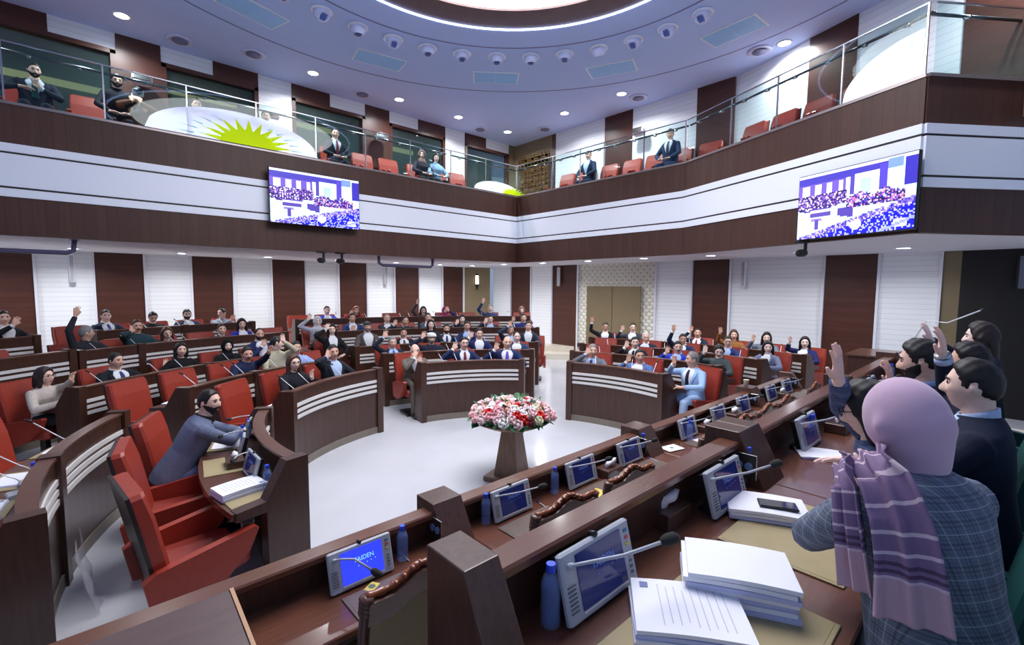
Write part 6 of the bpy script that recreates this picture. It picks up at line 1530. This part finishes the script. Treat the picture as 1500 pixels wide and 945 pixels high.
desk_person('woman with long dark hair at the far end of the upper row', 1436, 495, 3.7, 'green chair of the long haired woman', lean=.05, look=(.1, 0, 0), rpx=(1363, 498), rdep=3.75, fem=True, hair='long', hairc='dark', skin='p', jacket=(44, 46, 60), vox=.008)
t = thing('boom_microphone', 'thin long microphone arm standing out against the black wall', 'microphone', (4.3, -3.0, 1.24)); q0, q1 = pdepth(1388, 473, 5.4)-t.location, pdepth(1436, 455, 5.4)-t.location
b = MB(); b.tube([Vector((0, 0, 0)), Vector((q0.x*.6, q0.y*.6, q0.z)), q0, q1], .008, 6); b.build('arm', m_whitep, t, smooth=True); b = MB(); b.tube([q1, q1+(q1-q0).normalized()*.06], .014, 8); b.build('windscreen', m_blackp, t, smooth=True); b = MB(); b.bevbox((0, 0, .015), (.1, .1, .03), .006); b.build('base', m_blackp, t)
q = pdepth(1003, 574, (polar(3.0, -10.5)-CAM).dot(_FH)+.12); t = thing('document_folder', 'dark red folder held on the lap of the old man in pale blue', 'folder', (q.x, q.y, q.z), 1.2)
b = MB(); b.bevbox((0,0,0), (.30, .22, .016), .003, mtx=Matrix.Rotation(R_(50), 4, 'X')); b.build('cover', mat('dark_red_folder', (70, 34, 38), rough=.4), t); b = MB(); b.box((0,0,0), (.28, .205, .018), mtx=Matrix.Rotation(R_(50), 4, 'X') @ Matrix.Translation((0, .01, 0))); b.build('pages', m_paper, t)
q0, q1 = pplane(1494, 374, (8.2, 0, 0), (1, 0, 0)), pplane(1494, 424, (8.2, 0, 0), (1, 0, 0)); t = thing('projection_screen', 'pale grey screen at the right picture edge on the black wall', 'screen', (q0.x, q0.y-.75, (q0.z+q1.z)/2))
b = MB(); b.bevbox((0, 0, 0), (.05, 1.5, q0.z-q1.z), .006); b.build('panel', mat('screen_pale', (110, 116, 136), rough=.4), t); b = MB()
for z in (-.5, .5): b.box((0, 0, z*(q0.z-q1.z)), (.06, 1.54, .03))
b.box((0, .755, 0), (.06, .03, q0.z-q1.z)); b.build('frame', m_blackp, t)
# ---------------------------------------------------------------- gallery
def gal(lab, px, py, side=False, lean=.05, standing=False, look=None, **o):
    if side == 2: P = pplane(px, py, (5.9, -.2, 0), (.92, -.39, 0))
    elif side: P = pplane(px, py, (6.30, 0, 0), (1, 0, 0))
    else: P = pplane(px, py, (0, 6.66, 0), (0, 1, 0))
    zf = 4.45; face = (PI/2 if side else PI); fd = Vector((-math.sin(face), math.cos(face), 0))
    z0 = .93 if standing else .59
    k = max(.70, min(1.25, (P.z-zf-z0-.125)/(.53*math.cos(lean)))); off = .53*k*math.sin(lean)+.02
    root = Vector((P.x, P.y, 0))-fd*off; Mi = (Matrix.Translation(Vector((root.x, root.y, zf))) @ Matrix.Rotation(face, 4, 'Z')).inverted()
    tv_ = Mi.to_3x3() @ Vector(((-2-P.x), (-3-P.y), 0)); yaw = max(-1.1, min(1.1, -math.atan2(tv_.x, tv_.y)))
    o.setdefault('right', (.12, .30, .72)); o.setdefault('left', (-.12, .30, .72)); o.setdefault('skin', 'm')
    return person(lab, (root.x, root.y), face, zf, T=.52*k, lean=lean, look=(yaw, -.15, 0), vox=.010, standing=standing, group='people watching from the gallery', **o)
G_ = 'gallery'
gal('man in dark suit and green tie in the far left gallery', 50, 104, jacket=(30, 36, 52), shirt=(200, 210, 226), tie=(20, 80, 76), beard='full', right=(.15, .27, .84), left=(-.06, .27, .86), w=1.1)
gal('man in black cap standing behind the photographer in the gallery', 171, 119, jacket=(24, 26, 34), beard='full', look=None, standing=False)
gal('photographer in dark orange jacket leaning over the gallery rail', 198, 146, jacket=(92, 52, 36), right=(.06, .22, 1.0), left=(-.06, .22, 1.0), lean=.2)
gal('man in white shirt behind the sun decal, left of two', 288, 154, jacket=(36, 42, 56), shirt=WH)
gal('man of whom only the hair shows above the sun decal', 341, 170, jacket=(60, 64, 76))
gal('dark haired man right of the sun decal middle, before the white column', 389, 171, jacket=(50, 56, 70))
gal('man in dark suit and maroon tie sitting beside the sun decal', 491, 196, jacket=(28, 34, 48), shirt=(196, 206, 222), tie=(110, 44, 56))
gal('woman in brown headscarf in the gallery', 618, 227, fem=True, hair='none', scarf=(120, 92, 88), jacket=(44, 40, 52), skin='l')
gal('woman with black curls and light blue blouse in the gallery', 639, 232, fem=True, hair='bob', jacket=(136, 166, 200), skin='l')
gal('man in dark blue suit sitting alone by the corner of the gallery', 862, 228, True, jacket=(34, 46, 72), shirt=LB, glasses=False)
gal('balding man in blue suit looking down in the right gallery', 982, 197, True, jacket=(40, 58, 92), shirt=WH, tie=(40, 50, 80), hair='receding')
t = thing('video_camera', 'grey photo camera held by the photographer in the gallery', 'camera', pplane(202, 136, (0, 6.42, 0), (0, 1, 0)), .2); b = MB(); b.bevbox((0, 0, 0), (.15, .08, .11), .01); b.bevbox((0, 0, .07), (.06, .06, .04), .008); b.build('body', m_greyp, t); b = MB(); b.lathe([(.0002, 0), (.04, 0), (.04, .10), (.034, .1), (.0002, .09)], seg=14, mtx=Matrix.Rotation(PI/2, 4, 'X') @ Matrix.Translation((0, 0, .03))); b.build('lens', m_blackp, t)
flush()
# ---------------------------------------------------------------- camera and light
cam = bpy.data.objects.new('camera', bpy.data.cameras.new('camera')); COL.objects.link(cam)
M3 = Matrix((CX, CY, -_F)).transposed()
cam.matrix_world = Matrix.Translation(CAM) @ M3.to_4x4()
cam.data.sensor_width = 36.0; cam.data.lens = FPX/1500*36; cam.data.clip_start = 0.05
SC.camera = cam
wd = bpy.data.worlds.new('world'); SC.world = wd; wd.use_nodes = True
wd.node_tree.nodes['Background'].inputs[0].default_value = (0.55, 0.70, 1.0, 1); wd.node_tree.nodes['Background'].inputs[1].default_value = 0.4
SC.view_settings.view_transform = 'Standard'; SC.view_settings.look = 'None'; SC.view_settings.gamma = 1.0
SC.view_settings.exposure = 0.22
SC.view_settings.use_curve_mapping = False
